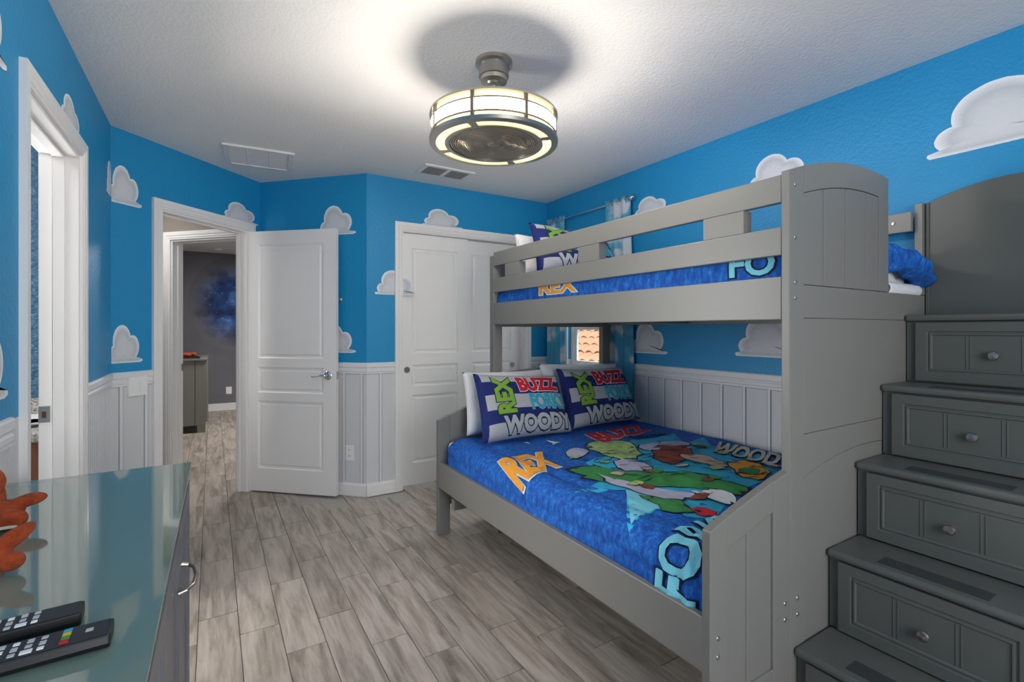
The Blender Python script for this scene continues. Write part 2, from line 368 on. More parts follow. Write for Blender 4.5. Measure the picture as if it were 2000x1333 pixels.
# remaining floor outside the counted tiles
# ------------------------------------------------------------------ wainscot, chair rail, baseboards
def wains(w, f, s0, s1, first, step=.15, side=''):
    s = first
    while s < s1 - .01:
        if s > s0 + .01:
            MB().box(s - .009, s + .009, 0, .005, .095, .925, f).build('batten', M_batten, w, bevel=.002)
            MB().box(s + .009, s + .013, 0, .0012, .095, .925, f).box(s - .013, s - .009, 0, .0012, .095, .925, f).build('joint_shadow_paint', M_shadowline, w)
        s += step
    prof = [(0, .925), (.006, .925), (.006, .937), (.011, .943), (.011, .958), (.005, .963), (.005, .968), (.013, .976), (.013, 1.002), (.009, 1.008), (0, 1.010)]
    b = MB(); A = [b.bm.verts.new(f(s0, n, z)) for n, z in prof]; B = [b.bm.verts.new(f(s1, n, z)) for n, z in prof]
    b.bm.faces.new(A); b.bm.faces.new(B)
    for i in range(len(prof)): b.bm.faces.new([A[i], A[(i + 1) % len(prof)], B[(i + 1) % len(prof)], B[i]])
    b.build('chair_rail', M_batten, w)
    MB().box(s0, s1, 0, .0015, .921, .925, f).build('joint_shadow_paint', M_shadowline, w)
def baseb(name, f, s0, s1, parent=None):
    o = MB().prism([(0, 0), (.014, 0), (.014, .08), (.008, .092), (0, .095)], s0, s1, f=lambda a, b, c: f(a, b, c), axis=0).build(name, M_trim)
    return struct(o)
wains(wl, FL, 0, 3.56, .14); wains(wl, FL, 4.5, FL.len, 4.53, .045)
wains(wd, FD, 0, .25, .057, .15); wains(wd, FD, 1.01, FD.len, 1.1)
wains(wa, FA, 0, FA.len, sl(FA, .855, 3.834) - .6, .15)
wains(wc, FC, 0, .215, .105, .15); wains(wc, FC, 1.485, FC.len, 1.55)
wains(wr, FR, 0, .28, .1); wains(wr, FR, .93, FR.len, 3.697 - 2.767, .15)
wains(wb, FB, 0, .95, .1)
baseb('baseboard_angled', FA, 0, FA.len); baseb('baseboard_back', FC, 0, .217); baseb('baseboard_right', FR, 0, FR.len)
baseb('baseboard_left', FL, 4.51, FL.len); baseb('baseboard_door', FD, 0, .24)

# ------------------------------------------------------------------ painted clouds
def cloud(w, f, s, z, wd_=.37, ht=.235, flip=False, name='painted_cloud', clip0=None, clip1=None):
    circ = [(.150, .122, .095), (.262, .090, .068), (.062, .056, .044), (.165, .070, .075), (.225, .06, .06)]
    def inside(x, y):
        if 0 <= x <= .37 and 0 <= y <= .022:
            return (x > .011 or (x - .011) ** 2 + (y - .011) ** 2 < .000121) and (x < .359 or (x - .359) ** 2 + (y - .011) ** 2 < .000121)
        if y < 0: return False
        return any((x - a) ** 2 + (y - b) ** 2 < r * r for a, b, r in circ) or (.05 < x < .30 and 0 <= y < .06)
    c = (.17, .018); pts = []; N = 120
    for k in range(N):
        t = 2 * math.pi * k / N; lo, hi = 0, .3
        d = (math.cos(t), math.sin(t)); last = 0; r = 0
        while r < .3:
            if inside(c[0] + d[0] * r, c[1] + d[1] * r): last = r
            r += .0012
        pts.append((c[0] + d[0] * last, c[1] + d[1] * last))
    kx, ky = wd_ / .37, ht / .217
    b = MB(); L = b.bm.loops.layers.uv.verify(); rings = []
    fr = [0, .5, .8, .88, .95, 1]
    ctr = (.17, .06)
    def P(x, y, n):
        x = (.37 - x if flip else x) * kx; a = s + x
        if clip0 is not None: a = max(a, clip0)
        if clip1 is not None: a = min(a, clip1)
        return f(a, n, z + y * ky)
    for q in fr[1:]:
        rings.append([b.bm.verts.new(P(ctr[0] + (px - ctr[0]) * q, ctr[1] + (py - ctr[1]) * q, .0025)) for px, py in pts])
    side = [b.bm.verts.new(P(px, py, 0)) for px, py in pts]
    cv = b.bm.verts.new(P(*ctr, .0025))
    for k in range(N):
        fc = b.bm.faces.new([cv, rings[0][k], rings[0][(k + 1) % N]])
        for lp, u in zip(fc.loops, (0, fr[1], fr[1])): lp[L].uv = (u, 0)
        for i in range(len(rings) - 1):
            fc = b.bm.faces.new([rings[i][k], rings[i + 1][k], rings[i + 1][(k + 1) % N], rings[i][(k + 1) % N]])
            for lp, u in zip(fc.loops, (fr[i + 1], fr[i + 2], fr[i + 2], fr[i + 1])): lp[L].uv = (u, 0)
        fc = b.bm.faces.new([rings[-1][k], side[k], side[(k + 1) % N], rings[-1][(k + 1) % N]])
        for lp in fc.loops: lp[L].uv = (1, 0)
    return b.build(name, M_cloud, w, weld=False)
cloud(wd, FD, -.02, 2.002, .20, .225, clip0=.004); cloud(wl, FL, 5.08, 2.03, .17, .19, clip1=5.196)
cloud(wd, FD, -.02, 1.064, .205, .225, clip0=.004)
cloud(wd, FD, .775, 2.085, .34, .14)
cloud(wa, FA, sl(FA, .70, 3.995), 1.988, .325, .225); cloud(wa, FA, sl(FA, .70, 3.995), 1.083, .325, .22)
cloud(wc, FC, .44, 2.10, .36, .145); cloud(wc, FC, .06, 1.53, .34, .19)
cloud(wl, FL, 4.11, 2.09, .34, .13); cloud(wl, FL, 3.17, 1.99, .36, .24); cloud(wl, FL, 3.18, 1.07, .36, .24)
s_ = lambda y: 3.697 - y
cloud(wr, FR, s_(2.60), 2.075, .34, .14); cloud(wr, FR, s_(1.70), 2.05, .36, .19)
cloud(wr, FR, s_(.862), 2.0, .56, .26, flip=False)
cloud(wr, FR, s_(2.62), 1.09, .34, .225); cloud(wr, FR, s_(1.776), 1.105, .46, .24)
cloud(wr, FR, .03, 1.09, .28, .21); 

# ------------------------------------------------------------------ door casings
def casing_bar(b, f, pts, wdt, into, n=.018):
    pass
def casing(name, f, s0, s1, z1, parent, w=.062, n0=0, n=.02, left=True, right=True, side=1):
    pr = [(0, 0), (0, .012), (.010, .012), (.014, .016), (.030, .016), (.036, .020), (w, .020), (w, 0)]
    def cp(path):
        b = MB(); rows = []
        for (s, z, ds, dz) in path:
            rows.append([b.bm.verts.new(f(s + ds * a, n0 + side * d, z + dz * a)) for a, d in pr])
        for A, B in zip(rows, rows[1:]):
            for i in range(len(pr)): b.bm.faces.new([A[i], A[(i + 1) % len(pr)], B[(i + 1) % len(pr)], B[i]])
        b.bm.faces.new(rows[0]); b.bm.faces.new(rows[-1]); return b.build(name, M_trim, parent)
    path = [(s0, 0, -1, 0), (s0, z1, -1, 1), (s1, z1, 1, 1), (s1, 0, 1, 0)]
    if not left: path = path[1:]
    if not right: path = path[:-1]
    return cp(path)
def jamb(f, s0, s1, z1, depth, parent, t=.014, stop=None):
    b = MB().box(s0, s0 + t, -depth, 0, 0, z1, f).box(s1 - t, s1, -depth, 0, 0, z1, f).box(s0 + t, s1 - t, -depth, 0, z1 - t, z1, f)
    b.build('jamb', M_trim, parent, bevel=.0015)
    if stop:
        a, c = stop
        MB().box(s0 + t, s0 + t + .011, a, c, 0, z1 - t, f).box(s1 - t - .011, s1 - t, a, c, 0, z1 - t, f).box(s0 + t + .011, s1 - t - .011, a, c, z1 - t - .011, z1 - t, f).build('door_stop', M_trim, parent, bevel=.002)
# door_1: opening to the bathroom in the left wall
d1 = struct(empty('door_1', FL(4.07, 0, 0)))
casing('casing', FL, 3.7, 4.43, 2.03, d1); jamb(FL, 3.7, 4.43, 2.03, .13, d1, stop=(-.085, -.045))
MB().box(4.4135, 4.4165, -.130, -.092, .865, .935, FL).build('strike_plate', M_steel, d1, bevel=.001)
MB().box(4.4125, 4.4138, -.119, -.105, .885, .912, FL).build('strike_hole', M_wood, d1)
# door_2: entry door standing open
d2 = struct(empty('door_2', FD(.63, 0, 0)))
casing('casing', FD, .303, 1.012, 2.03, d2, w=.060); jamb(FD, .303, 1.012, 2.03, .10, d2, stop=(-.085, -.055))
casing('casing', FD, .303, 1.012, 2.03, d2, n0=-.10, side=-1)
FW = F((.222, 4.310), (.786, 3.788))                       # leaf, hinge to free edge; n faces the camera
lw = FW.len
leafprof = [(0, 0), (.008, -.007), (.020, -.009), (.034, -.003), (.040, -.0035)]
b = MB(); rects = [(.105, lw - .105, .19, .71), (.105, lw - .105, .775, .97), (.105, lw - .105, 1.04, 1.915)]
b.panelled(FW, 0, lw, .012, 2.02, -.035, 0, rects, leafprof)
leaf = b.build('door_leaf', M_door, d2, bevel=.001)
MB().lathe([(0, 0), (.031, 0), (.033, .003), (.026, .009), (.012, .012), (.011, .045), (0, .047)], FW(lw - .065, .0, .915), FW.n, 24).build('rosette', M_chrome, leaf, smooth=True)
MB().tube([FW(lw - .065, .040, .915), FW(lw - .085, .045, .918), FW(lw - .11, .046, .916), FW(lw - .14, .045, .908), FW(lw - .165, .043, .907), FW(lw - .175, .043, .913)], [.010, .009, .007, .006, .006, .004]).build('lever', M_chrome, leaf, smooth=True)
MB().box(lw - .0005, lw + .001, -.030, -.006, .885, .945, FW).box(lw, lw + .006, -.024, -.012, .905, .925, FW).build('latch_plate', M_steel, leaf)
for z in (.25, 1.05, 1.82):
    MB().tube([FW(-.006, .003, z - .045), FW(-.006, .003, z + .045)], .006, 8).build('hinge', M_steel, d2, smooth=True)
# door_3: closet with two sliding doors
d3 = struct(empty('door_3', FC(.85, 0, 0)))
casing('casing', FC, .279, 1.416, 2.038, d3, w=.064)
MB().box(.279, .284, -.12, 0, 0, 2.038, FC).box(1.411, 1.416, -.12, 0, 0, 2.038, FC).box(.284, 1.411, -.12, 0, 2.030, 2.038, FC).build('jamb', M_trim, d3)
for a0, a1, nn, ks in ((.286, .862, -.028, .325), (.838, 1.409, -.070, 1.332)):
    rects = [(a0 + .082, a1 - .092, .194, .736), (a0 + .082, a1 - .092, .806, .977), (a0 + .082, a1 - .092, 1.069, 1.911)]
    p = MB().panelled(FC, a0, a1, .022, 2.026, nn - .034, nn, rects, leafprof).build('sliding_panel', M_door, d3, bevel=.001)
    MB().lathe([(0, .0005), (.017, .0005), (.019, .003), (.024, .003), (.025, 0)], FC(ks, nn, .94), FC.n, 24).build('finger_pull', M_nick, p, smooth=True)
MB().box(.25, 1.45, -.70, -.66, 0, 2.44, FC).build('closet_back', M_trim, d3)
MB().box(.279, 1.416, -.025, -.110, 2.026, 2.030, FC).build('sliding_track', M_steel, d3)

# window_1 beside the bed
w1 = struct(empty('window_1', (2.66, 3.09, .93)))
f = FR; a0, a1 = s_(3.38), s_(2.80)
b = MB()
for x0, x1, z0, z1 in ((a0, a0 + .03, .93, 2.0), (a1 - .03, a1, .93, 2.0), (a0 + .03, a1 - .03, .93, .96), (a0 + .03, a1 - .03, 1.97, 2.0)): b.box(x0, x1, -.09, -.03, z0, z1, f)
b.build('window_frame', M_trim, w1, bevel=.002)
def sash(z0, z1, n):
    b = MB(); x0, x1 = a0 + .03, a1 - .03; t = .032
    for q in ((x0, x0 + t, z0, z1), (x1 - t, x1, z0, z1), (x0 + t, x1 - t, z0, z0 + t), (x0 + t, x1 - t, z1 - t, z1)): b.box(q[0], q[1], n - .02, n, q[2], q[3], f)
    o = b.build('sash', M_trim, w1, bevel=.002)
    MB().box(x0 + t, x1 - t, n - .012, n - .008, z0 + t, z1 - t, f).build('pane', M_pane, o)
sash(.96, 1.29, -.045); sash(1.26, 1.97, -.068)
MB().box(a0 - .02, a1 + .02, -.03, .028, .905, .93, f).build('window_sill', M_trim, w1, bevel=.004)
casing('casing', FR, a0, a1, 2.0, w1, w=.05)
# added_window added behind the camera, unseen, to admit fill light
w2 = struct(empty('added_window', FB(1.5, 0, .7))); b = MB()
for x0, x1, z0, z1 in ((1.0, 1.05, .7, 2.2), (2.95, 3.0, .7, 2.2), (1.05, 2.95, .7, .75), (1.05, 2.95, 2.15, 2.2)): b.box(x0, x1, -.08, -.03, z0, z1, FB)
b.build('window_frame', M_trim, w2)

# ------------------------------------------------------------------ hall, far room, bathroom shells
g = Vector((.6954, -.7187, 0)); Q = Vector((-.09, 4.88, 0))
FH = F(tuple((Q - g * .95)[:2]), tuple((Q + g * .52)[:2]))          # wall with the second door; s = t + .95
wh = wall('wall_hall', FH, M_hall, [(.645, 1.41, 0, 2.03)], t=.10)
d4 = struct(empty('door_4', FH(1.06, 0, 0)))
casing('casing', FH, .645, 1.41, 2.03, d4, right=False, w=.066); jamb(FH, .645, 1.41, 2.03, .10, d4, stop=(-.075, -.045))
MB().box(.658, .661, -.099, -.077, .90, .96, FH).build('strike_plate', M_steel, d4)
hw = struct(MB().box(-1.08, -1.0, 3.87, 5.62, 0, CH).build('wall_hall_end', M_hall))
fr_ = struct(MB().box(-1.3, 1.9, 8.8, 8.9, 0, CH).build('wall_far_room', M_gwall))
struct(MB().box(-1.3, -1.2, 5.5, 8.8, 0, CH).build('wall_far_room_left', M_gwall))
struct(MB().box(1.8, 1.9, 4.4, 8.8, 0, CH).build('wall_far_room_right', M_gwall))
struct(MB().box(.31, 1.9, 4.50, 4.56, 0, CH).build('wall_far_room_near', M_gwall))
struct(MB().box(-1.3, -.98, 5.5, 5.56, 0, CH).build('wall_far_room_corner', M_gwall))
# galaxy mural blob and painted double line on the far wall
b = MB(); L = b.bm.loops.layers.uv.verify(); N = 40; c0 = (.30, 1.66); rad = (.62, .74)
rr = [0, .33, .66, 1]
cv = b.bm.verts.new((c0[0], 8.797, c0[1])); rg = [[b.bm.verts.new((c0[0] + rad[0] * q * math.cos(2 * math.pi * k / N), 8.797, c0[1] + rad[1] * q * math.sin(2 * math.pi * k / N))) for k in range(N)] for q in rr[1:]]
for k in range(N):
    fc = b.bm.faces.new([cv, rg[0][k], rg[0][(k + 1) % N]])
    for lp, u in zip(fc.loops, (0, rr[1], rr[1])): lp[L].uv = (u, 0)
    for i in range(2):
        fc = b.bm.faces.new([rg[i][k], rg[i + 1][k], rg[i + 1][(k + 1) % N], rg[i][(k + 1) % N]])
        for lp, u in zip(fc.loops, (rr[i + 1], rr[i + 2], rr[i + 2], rr[i + 1])): lp[L].uv = (u, 0)
b.build('painted_galaxy', M_gal, fr_, weld=False)
MB().box(-1.2, .02, 8.794, 8.8, 1.405, 1.415).box(-1.2, .02, 8.794, 8.8, 1.435, 1.443).build('painted_line', M_gwall, fr_)
struct(MB().box(-1.2, 1.8, 8.785, 8.8, 0, .11).build('baseboard_far_room', M_trim))
tag(MB().box(.178, .258, 8.791, 8.8, .25, .36).box(.20, .236, 8.789, 8.791, .315, .345).box(.20, .236, 8.789, 8.791, .265, .295).build('wall_outlet', M_white, bevel=.002), 'white outlet on the grey wall of the far room', 'outlet')
# bathroom
struct(MB().box(-2.2, -.63, 3.80, 3.86, 0, CH).build('wall_bathroom', M_teal))
struct(MB().box(-2.26, -2.2, 1.2, 3.86, 0, CH).build('wall_bathroom_left', M_teal))
struct(MB().box(-2.26, -.63, 1.14, 1.2, 0, CH).build('wall_bathroom_near', M_teal))
v = empty('vanity', (-1.3, 3.5, 0), 'brown wooden bathroom vanity with speckled granite top seen through left doorway', 'vanity')
MB().box(-2.0, -.64, 3.14, 3.79, .0, .735).build('cabinet', M_wood, v)
MB().box(-2.02, -.635, 3.10, 3.798, .735, .775).build('countertop', M_granite, v, bevel=.004)
MB().box(-2.02, -.635, 3.775, 3.798, .775, .87).build('backsplash', M_granite, v, bevel=.003)
MB().lathe([(.17, 0), (.19, .012), (.20, .014), (.20, .02), (.185, .022), (.15, -.0), (.0, -.0)], (-.86, 3.47, .775), (0, 0, 1), 28).build('basin', M_sink, v, smooth=True)

# ------------------------------------------------------------------ neighbour's tiled roof outside window_1
rf = empty('tiled_roof', (5, 7, .5), 'sunlit terracotta barrel tile roof seen through the bedside window', 'roof')
pitch = math.tan(R(20)); ux = Vector((math.cos(R(20)), 0, math.sin(R(20)))); un = Vector((-math.sin(R(20)), 0, math.cos(R(20))))
O = Vector((4.7, 4.3, .42))
tm = None
for i in range(9):
    for j in range(26):
        if tm is None:
            b = MB(); K = 7
            def tp(a, r, x): return (x, r * math.cos(a), r * math.sin(a) * .75)
            V = [[b.bm.verts.new(tp(math.pi * k / K, .115 - .02 * e, e * .42)) for k in range(K + 1)] for e in (0, 1)]
            U = [[b.bm.verts.new(tp(math.pi * k / K, .100 - .02 * e, e * .42)) for k in range(K + 1)] for e in (0, 1)]
            for k in range(K):
                b.bm.faces.new([V[0][k], V[0][k + 1], V[1][k + 1], V[1][k]]); b.bm.faces.new([U[0][k], U[1][k], U[1][k + 1], U[0][k + 1]])
                b.bm.faces.new([V[0][k], U[0][k], U[0][k + 1], V[0][k + 1]])
            o = b.build('roof_tile', M_clay, rf, smooth=True); tm = o.data
            o.parent = rf; o.matrix_parent_inverse = rf.matrix_basis.inverted()
        else:
            o = bpy.data.objects.new('roof_tile', tm); COL.objects.link(o); adopt(o, rf)
        p = O + ux * (i * .36) + Vector((0, j * .235 + random.uniform(-.008, .008), 0)) + un * (.01 + random.uniform(0, .012))
        o.location = p; o.rotation_euler = (0, -R(20) + R(3), R(random.uniform(-1.5, 1.5)))
MB().quad([O + Vector((-.1, -.5, 0)), O + Vector((-.1, 6.5, 0)), O + ux * 3.6 + Vector((0, 6.5, 0)), O + ux * 3.6 + Vector((0, -.5, 0))])
b = MB(); e4 = [O + Vector((-.1, -.5, -.02)), O + Vector((-.1, 6.5, -.02)), O + ux * 3.5 + Vector((0, 6.5, 0)), O + ux * 3.5 + Vector((0, -.5, 0))]
A = [b.bm.verts.new(x) for x in e4]; B = [b.bm.verts.new(x - un * .1) for x in e4]
b.bm.faces.new(A); b.bm.faces.new(B)
for i in range(4): b.bm.faces.new([A[i], A[(i + 1) % 4], B[(i + 1) % 4], B[i]])
b.build('roof_deck', M_clay, rf)
MB().box(4.75, 8.0, 4.0, 10.6, -2.9, .36).build('house_wall', M_whitefab, rf)
tag(MB().box(2.8, 40, -20, 40, -3.1, -3.0).build('yard_ground', M_slab), kind='structure')

# ------------------------------------------------------------------ drum ceiling fan
fx, fy = 1.054, 1.864
fan = empty('ceiling_fan', (fx, fy, 2.44), 'lit drum-shaped brushed nickel ceiling fan hanging over the floor', 'ceiling fan')
MB().lathe([(0, 2.44), (.082, 2.44), (.082, 2.425), (.074, 2.421), (.066, 2.419), (.066, 2.372), (.060, 2.368), (.058, 2.352), (.035, 2.345), (.030, 2.338), (.018, 2.334), (0, 2.334)], (fx, fy, 0)).build('canopy', M_nick, fan, smooth=True)
MB().tube([(fx, fy, 2.345), (fx, fy, 2.2)], .011, 16).build('downrod', M_nick, fan, smooth=True)
z0, z1 = 2.078, 2.197
MB().lathe([(.02, z1), (.272, z1), (.280, z1 - .002), (.280, z1 - .010), (.262, z1 - .012), (.02, z1 - .006)], (fx, fy, 0), seg=72, closed=True).build('top_plate', M_nick, fan, smooth=True)
for k in range(8):
    t = R(45 * k) - R(90) + YAW * -1 + R(29.5)
    MB().lathe([(.268, z0 + .03), (.268, z1 - .037)], (fx, fy, 0), seg=12, a0=t, a1=t + R(45)).build('shade_panel', M_opal, fan, smooth=True)
for za, zb in ((z0 + .008, z0 + .030), (z1 - .037, z1 - .011)):
    MB().lathe([(.268, za), (.268, zb)], (fx, fy, 0), seg=72).build('shade_band', M_opal2, fan, smooth=True)
for zz in (z0 + .030, z1 - .037):
    MB().lathe([(.269, zz - .0028), (.275, zz - .0028), (.275, zz + .0028), (.269, zz + .0028)], (fx, fy, 0), seg=72, closed=True).build('shade_hoop', M_bar, fan, smooth=True)
for k in range(8):
    t = R(45 * k) - R(90) + YAW * -1 + R(29.5); d = Vector((math.cos(t), math.sin(t), 0)); p = Vector((-d.y, d.x, 0)); c = Vector((fx, fy, 0))
    fr2 = lambda a, n, z: c + p * a + d * n + Vector((0, 0, z))
    MB().box(-.007, .007, .266, .279, z0, z1 - .008, fr2).build('shade_bar', M_bar, fan, bevel=.001)
# base ring with four lit slots
def ringseg(r0, r1, za, zb, a0, a1, n=24): return MB().lathe([(r0, za), (r1, za), (r1, zb), (r0, zb)], (fx, fy, 0), seg=n, a0=a0, a1=a1, closed=True)
MB().lathe([(.252, z0 - .006), (.280, z0 - .004), (.282, z0 + .010), (.262, z0 + .010), (.252, z0 + .002)], (fx, fy, 0), seg=72, closed=True).build('base_ring', M_nick, fan, smooth=True)
MB().lathe([(.196, z0 - .006), (.215, z0 - .006), (.215, z0 + .004), (.196, z0 + .010)], (fx, fy, 0), seg=72, closed=True).build('inner_ring', M_nick, fan, smooth=True)
for k in range(4):
    t = R(90 * k - 50)
    ringseg(.210, .256, z0 - .005, z0 + .003, t - R(4), t + R(4), 4).build('ring_bridge', M_nick, fan)
    ringseg(.2155, .2515, z0 - .001, z0 + .004, t + R(4), t + R(86), 30).build('lit_slot', M_opal3, fan)
b = MB(); r = .030
while r < .196:
    b.lathe([(r, z0 - .002), (r + .0032, z0 - .002), (r + .0032, z0 + .001), (r, z0 + .001)], (fx, fy, 0), seg=48, closed=True); r += .0092
for k in range(12):
    t = R(30 * k); b.tube([(fx + .03 * math.cos(t), fy + .03 * math.sin(t), z0 + .003), (fx + .197 * math.cos(t), fy + .197 * math.sin(t), z0 + .003)], .0015, 5)
gr = b.build('grille', M_dark, fan); gr['kind'] = 'stuff'
MB().lathe([(0, z0 - .007), (.022, z0 - .006), (.028, z0 - .001), (.028, z0 + .003), (0, z0 + .003)], (fx, fy, 0)).build('hub_cap', M_nick, fan, smooth=True)
MB().lathe([(0, z0 + .075), (.20, z0 + .075), (.20, z0 + .012), (.205, z0 + .012), (.205, z0 + .08), (0, z0 + .08)], (fx, fy, 0), seg=48, closed=True).build('inner_drum', M_dark, fan, smooth=True)
for k in range(4):
    t = R(90 * k + 20)
    d = Vector((math.cos(t), math.sin(t), 0)); p = Vector((-d.y, d.x, 0)); c = Vector((fx, fy, 0))
    b = MB(); b.quad([c + d * .03 - p * .02 + Vector((0, 0, z0 + .02)), c + d * .185 - p * .05 + Vector((0, 0, z0 + .02)), c + d * .185 + p * .045 + Vector((0, 0, z0 + .045)), c + d * .03 + p * .02 + Vector((0, 0, z0 + .045))])
    o = b.build('fan_blade', M_nick, fan); sd = o.modifiers.new('s', 'SOLIDIFY'); sd.thickness = .003

# ceiling vents, smoke detector
vt = empty('return_vent', (.27, 3.75, CH), 'white square return air vent on ceiling near the entry door', 'vent')
a0, a1, b0, b1 = .065, .485, 3.54, 3.945
fv = lambda a, n, z: Vector((.275, 3.74, 0)) + Matrix.Rotation(R(-5), 3, 'Z') @ Vector((a - .275, n - 3.74, z))
b = MB()
for q in ((a0, a0 + .03, b0, b1), (a1 - .03, a1, b0, b1), (a0 + .03, a1 - .03, b0, b0 + .03), (a0 + .03, a1 - .03, b1 - .03, b1)): b.box(*q, CH - .014, CH, fv)
for x in (.20, .335): b.box(x - .006, x + .006, b0 + .03, b1 - .03, CH - .011, CH, fv)
b.build('vent_frame', M_vent, vt, bevel=.002)
for i in range(22):
    y = b0 + .038 + i * .0158
    MB().box(a0 + .03, a1 - .03, y, y + .012, CH - .009, CH - .004, fv).build('vent_slat', M_vent, vt)
vt = empty('supply_vent', (1.48, 3.36, CH), 'white supply vent with two louvre squares above the closet', 'vent')
b = MB(); b0, b1 = 3.25, 3.47; X = (1.285, 1.315, 1.465, 1.495, 1.645, 1.68)
for q in ((X[0], X[1], b0, b1), (X[2], X[3], b0, b1), (X[4], X[5], b0, b1)): b.box(*q, CH - .012, CH)
for xa, xb in ((X[1], X[2]), (X[3], X[4])):
    b.box(xa, xb, b0, b0 + .028, CH - .012, CH); b.box(xa, xb, b1 - .028, b1, CH - .012, CH)
b.build('vent_frame', M_vent, vt, bevel=.002)
for xa, xb in ((X[1], X[2]), (X[3], X[4])):
    for i in range(9):
        y = b0 + .031 + i * .0182
        MB().box(xa, xb, y, y + .007, CH - .012, CH - .002).build('vent_slat', M_ventdark, vt)
tag(MB().lathe([(0, CH), (.065, CH), (.065, CH - .02), (.05, CH - .035), (0, CH - .037)], (.065, 8.25, 0)).build('smoke_detector', M_white, smooth=True), 'round white smoke detector on the far room ceiling', 'smoke detector')

# ------------------------------------------------------------------ wall fittings
sw = empty('light_switch', FD(.14, 0, .92), 'white double rocker light switch plate beside the entry door', 'light switch')
s0 = sl(FD, -.435, 3.662)
MB().box(s0, s0 + .114, 0.0, .019, .862, .978, FD).build('switch_plate', M_white, sw, bevel=.002)
for x in (.018, .064): MB().box(s0 + x, s0 + x + .034, .019, .023, .885, .955, FD).build('rocker', M_white, sw, bevel=.002)
ol = empty('wall_outlet', FA(.8, 0, .3), 'white two-socket outlet low on the angled wainscot wall', 'outlet')
s0 = sl(FA, .865, 3.822)
MB().box(s0, s0 + .072, 0, .007, .265, .38, FA).build('outlet_plate', M_white, ol, bevel=.002)
for z in (.285, .33):
    o = MB().box(s0 + .02, s0 + .052, .007, .009, z, z + .032, FA).build('socket', M_white, ol, bevel=.001)
    MB().box(s0 + .028, s0 + .031, .009, .0095, z + .01, z + .022, FA).box(s0 + .040, s0 + .043, .009, .0095, z + .01, z + .022, FA).build('slot', M_black, o)
s0 = sl(FA, .832, 3.86)
tag(MB().lathe([(0, 0), (.017, 0), (.018, .004), (.009, .010), (.008, .025), (.016, .032), (.014, .044), (0, .048)], FA(s0, 0, 1.49), FA.n, 20).build('wall_peg', M_nick, smooth=True), 'small nickel door bumper peg on blue wall behind entry door', 'wall peg')

# ------------------------------------------------------------------ bunk bed
BED = empty('bunk_bed', (1.9, 1.8, 0), 'grey painted wooden twin-over-full bunk bed along the right wall', 'bunk bed')
X0, XP, XB, YF, YB = 1.175, 1.575, 2.643, .86, 2.765
XH = 2.605
BV = .003
def part(name, dims, m=M_bed, parent=BED, bevel=BV): return box(name, dims, m, parent, bevel)
def arch(x): return 1.872 - .332 * (x - 2.11) ** 2
def lowarch(x): return .834 - .30 * (x - 2.11) ** 2
def poly_part(name, pts, y0, y1, m=M_bed, parent=BED, bevel=BV): return MB().prism(pts, y0, y1).build(name, m, parent, bevel=bevel)
def xs(a, b, n=14): return [a + (b - a) * i / n for i in range(n + 1)]
# lower bed
part('side_rail', (X0, X0 + .025, YF + .026, YB, .296, .452))
def ftop(x): return .700 + (x - X0) * .335 - (x - X0) ** 2 * .16
GX = [X0, 1.257, 1.356, 1.484, XP]
poly_part('footboard_stile', [(X0, 0)] + [(GX[1], 0)] + [(x, ftop(x)) for x in xs(GX[1], X0, 4)], YF, YF + .028)
poly_part('footboard_stile', [(GX[3], 0), (XP - .001, 0)] + [(x, ftop(x)) for x in xs(XP - .001, GX[3], 4)], YF, YF + .028)
poly_part('footboard_top_rail', [(x, ftop(x) - .093) for x in xs(GX[1], GX[3], 6)] + [(x, ftop(x)) for x in xs(GX[3], GX[1], 6)], YF + .0005, YF + .028)
part('footboard_bottom_rail', (GX[1], GX[3], YF + .0005, YF + .028, .09, .205))
for xa, xb in ((GX[1], GX[2] - .0015), (GX[2] + .0015, GX[3])):
    poly_part('footboard_board', [(xa, .2), (xb, .2), (xb, ftop(xb) - .088), (xa, ftop(xa) - .088)], YF + .009, YF + .022, bevel=.002)
def htop(x):
    if x < XP: return .703 + (x - X0) * .36
    return 1.0 - .10 * (x - 2.11) ** 2
poly_part('headboard_leg', [(X0, 0), (X0 + .078, 0), (X0 + .078, .735), (X0, .703)], YB, YB + .035)
poly_part('headboard_side', [(X0 + .079, .18), (XP, .18), (XP, htop(XP - .001)), (X0 + .079, htop(X0 + .079))], YB + .001, YB + .030)
poly_part('headboard_panel', [(XP, .18), (XH, .18)] + [(x, htop(x)) for x in xs(XH, XP, 14)], YB + .002, YB + .026)
part('bed_foot', (1.50, 1.56, 2.60, 2.66, 0, .30), M_dark if False else M_bed)
part('cross_beam', (X0 + .03, XH - .04, 2.60, 2.64, .20, .262))
part('slat_deck', (X0 + .03, XH - .03, YF + .03, YB - .005, .27, .30))
part('wall_side_rail', (2.58, 2.605, YF + .03, YB, .27, .452))
# posts
def zt(x): return arch(x)
poly_part('post', [(XP, 0), (1.66, 0), (1.66, arch(1.66)), (XP, arch(XP))], YF, YF + .028)
poly_part('post', [(XP, 0), (1.642, 0), (1.642, 1.752), (XP, 1.748)], 2.79, 2.84)
poly_part('post', [(2.535, 0), (2.607, 0), (2.607, 1.748), (2.535, 1.75)], 2.795, 2.84)
part('post', (2.614, 2.656, YF + .0005, YF + .029, 1.412, 1.812))
part('upper_headboard', (1.642, 2.535, 2.80, 2.83, 1.28, 1.735))
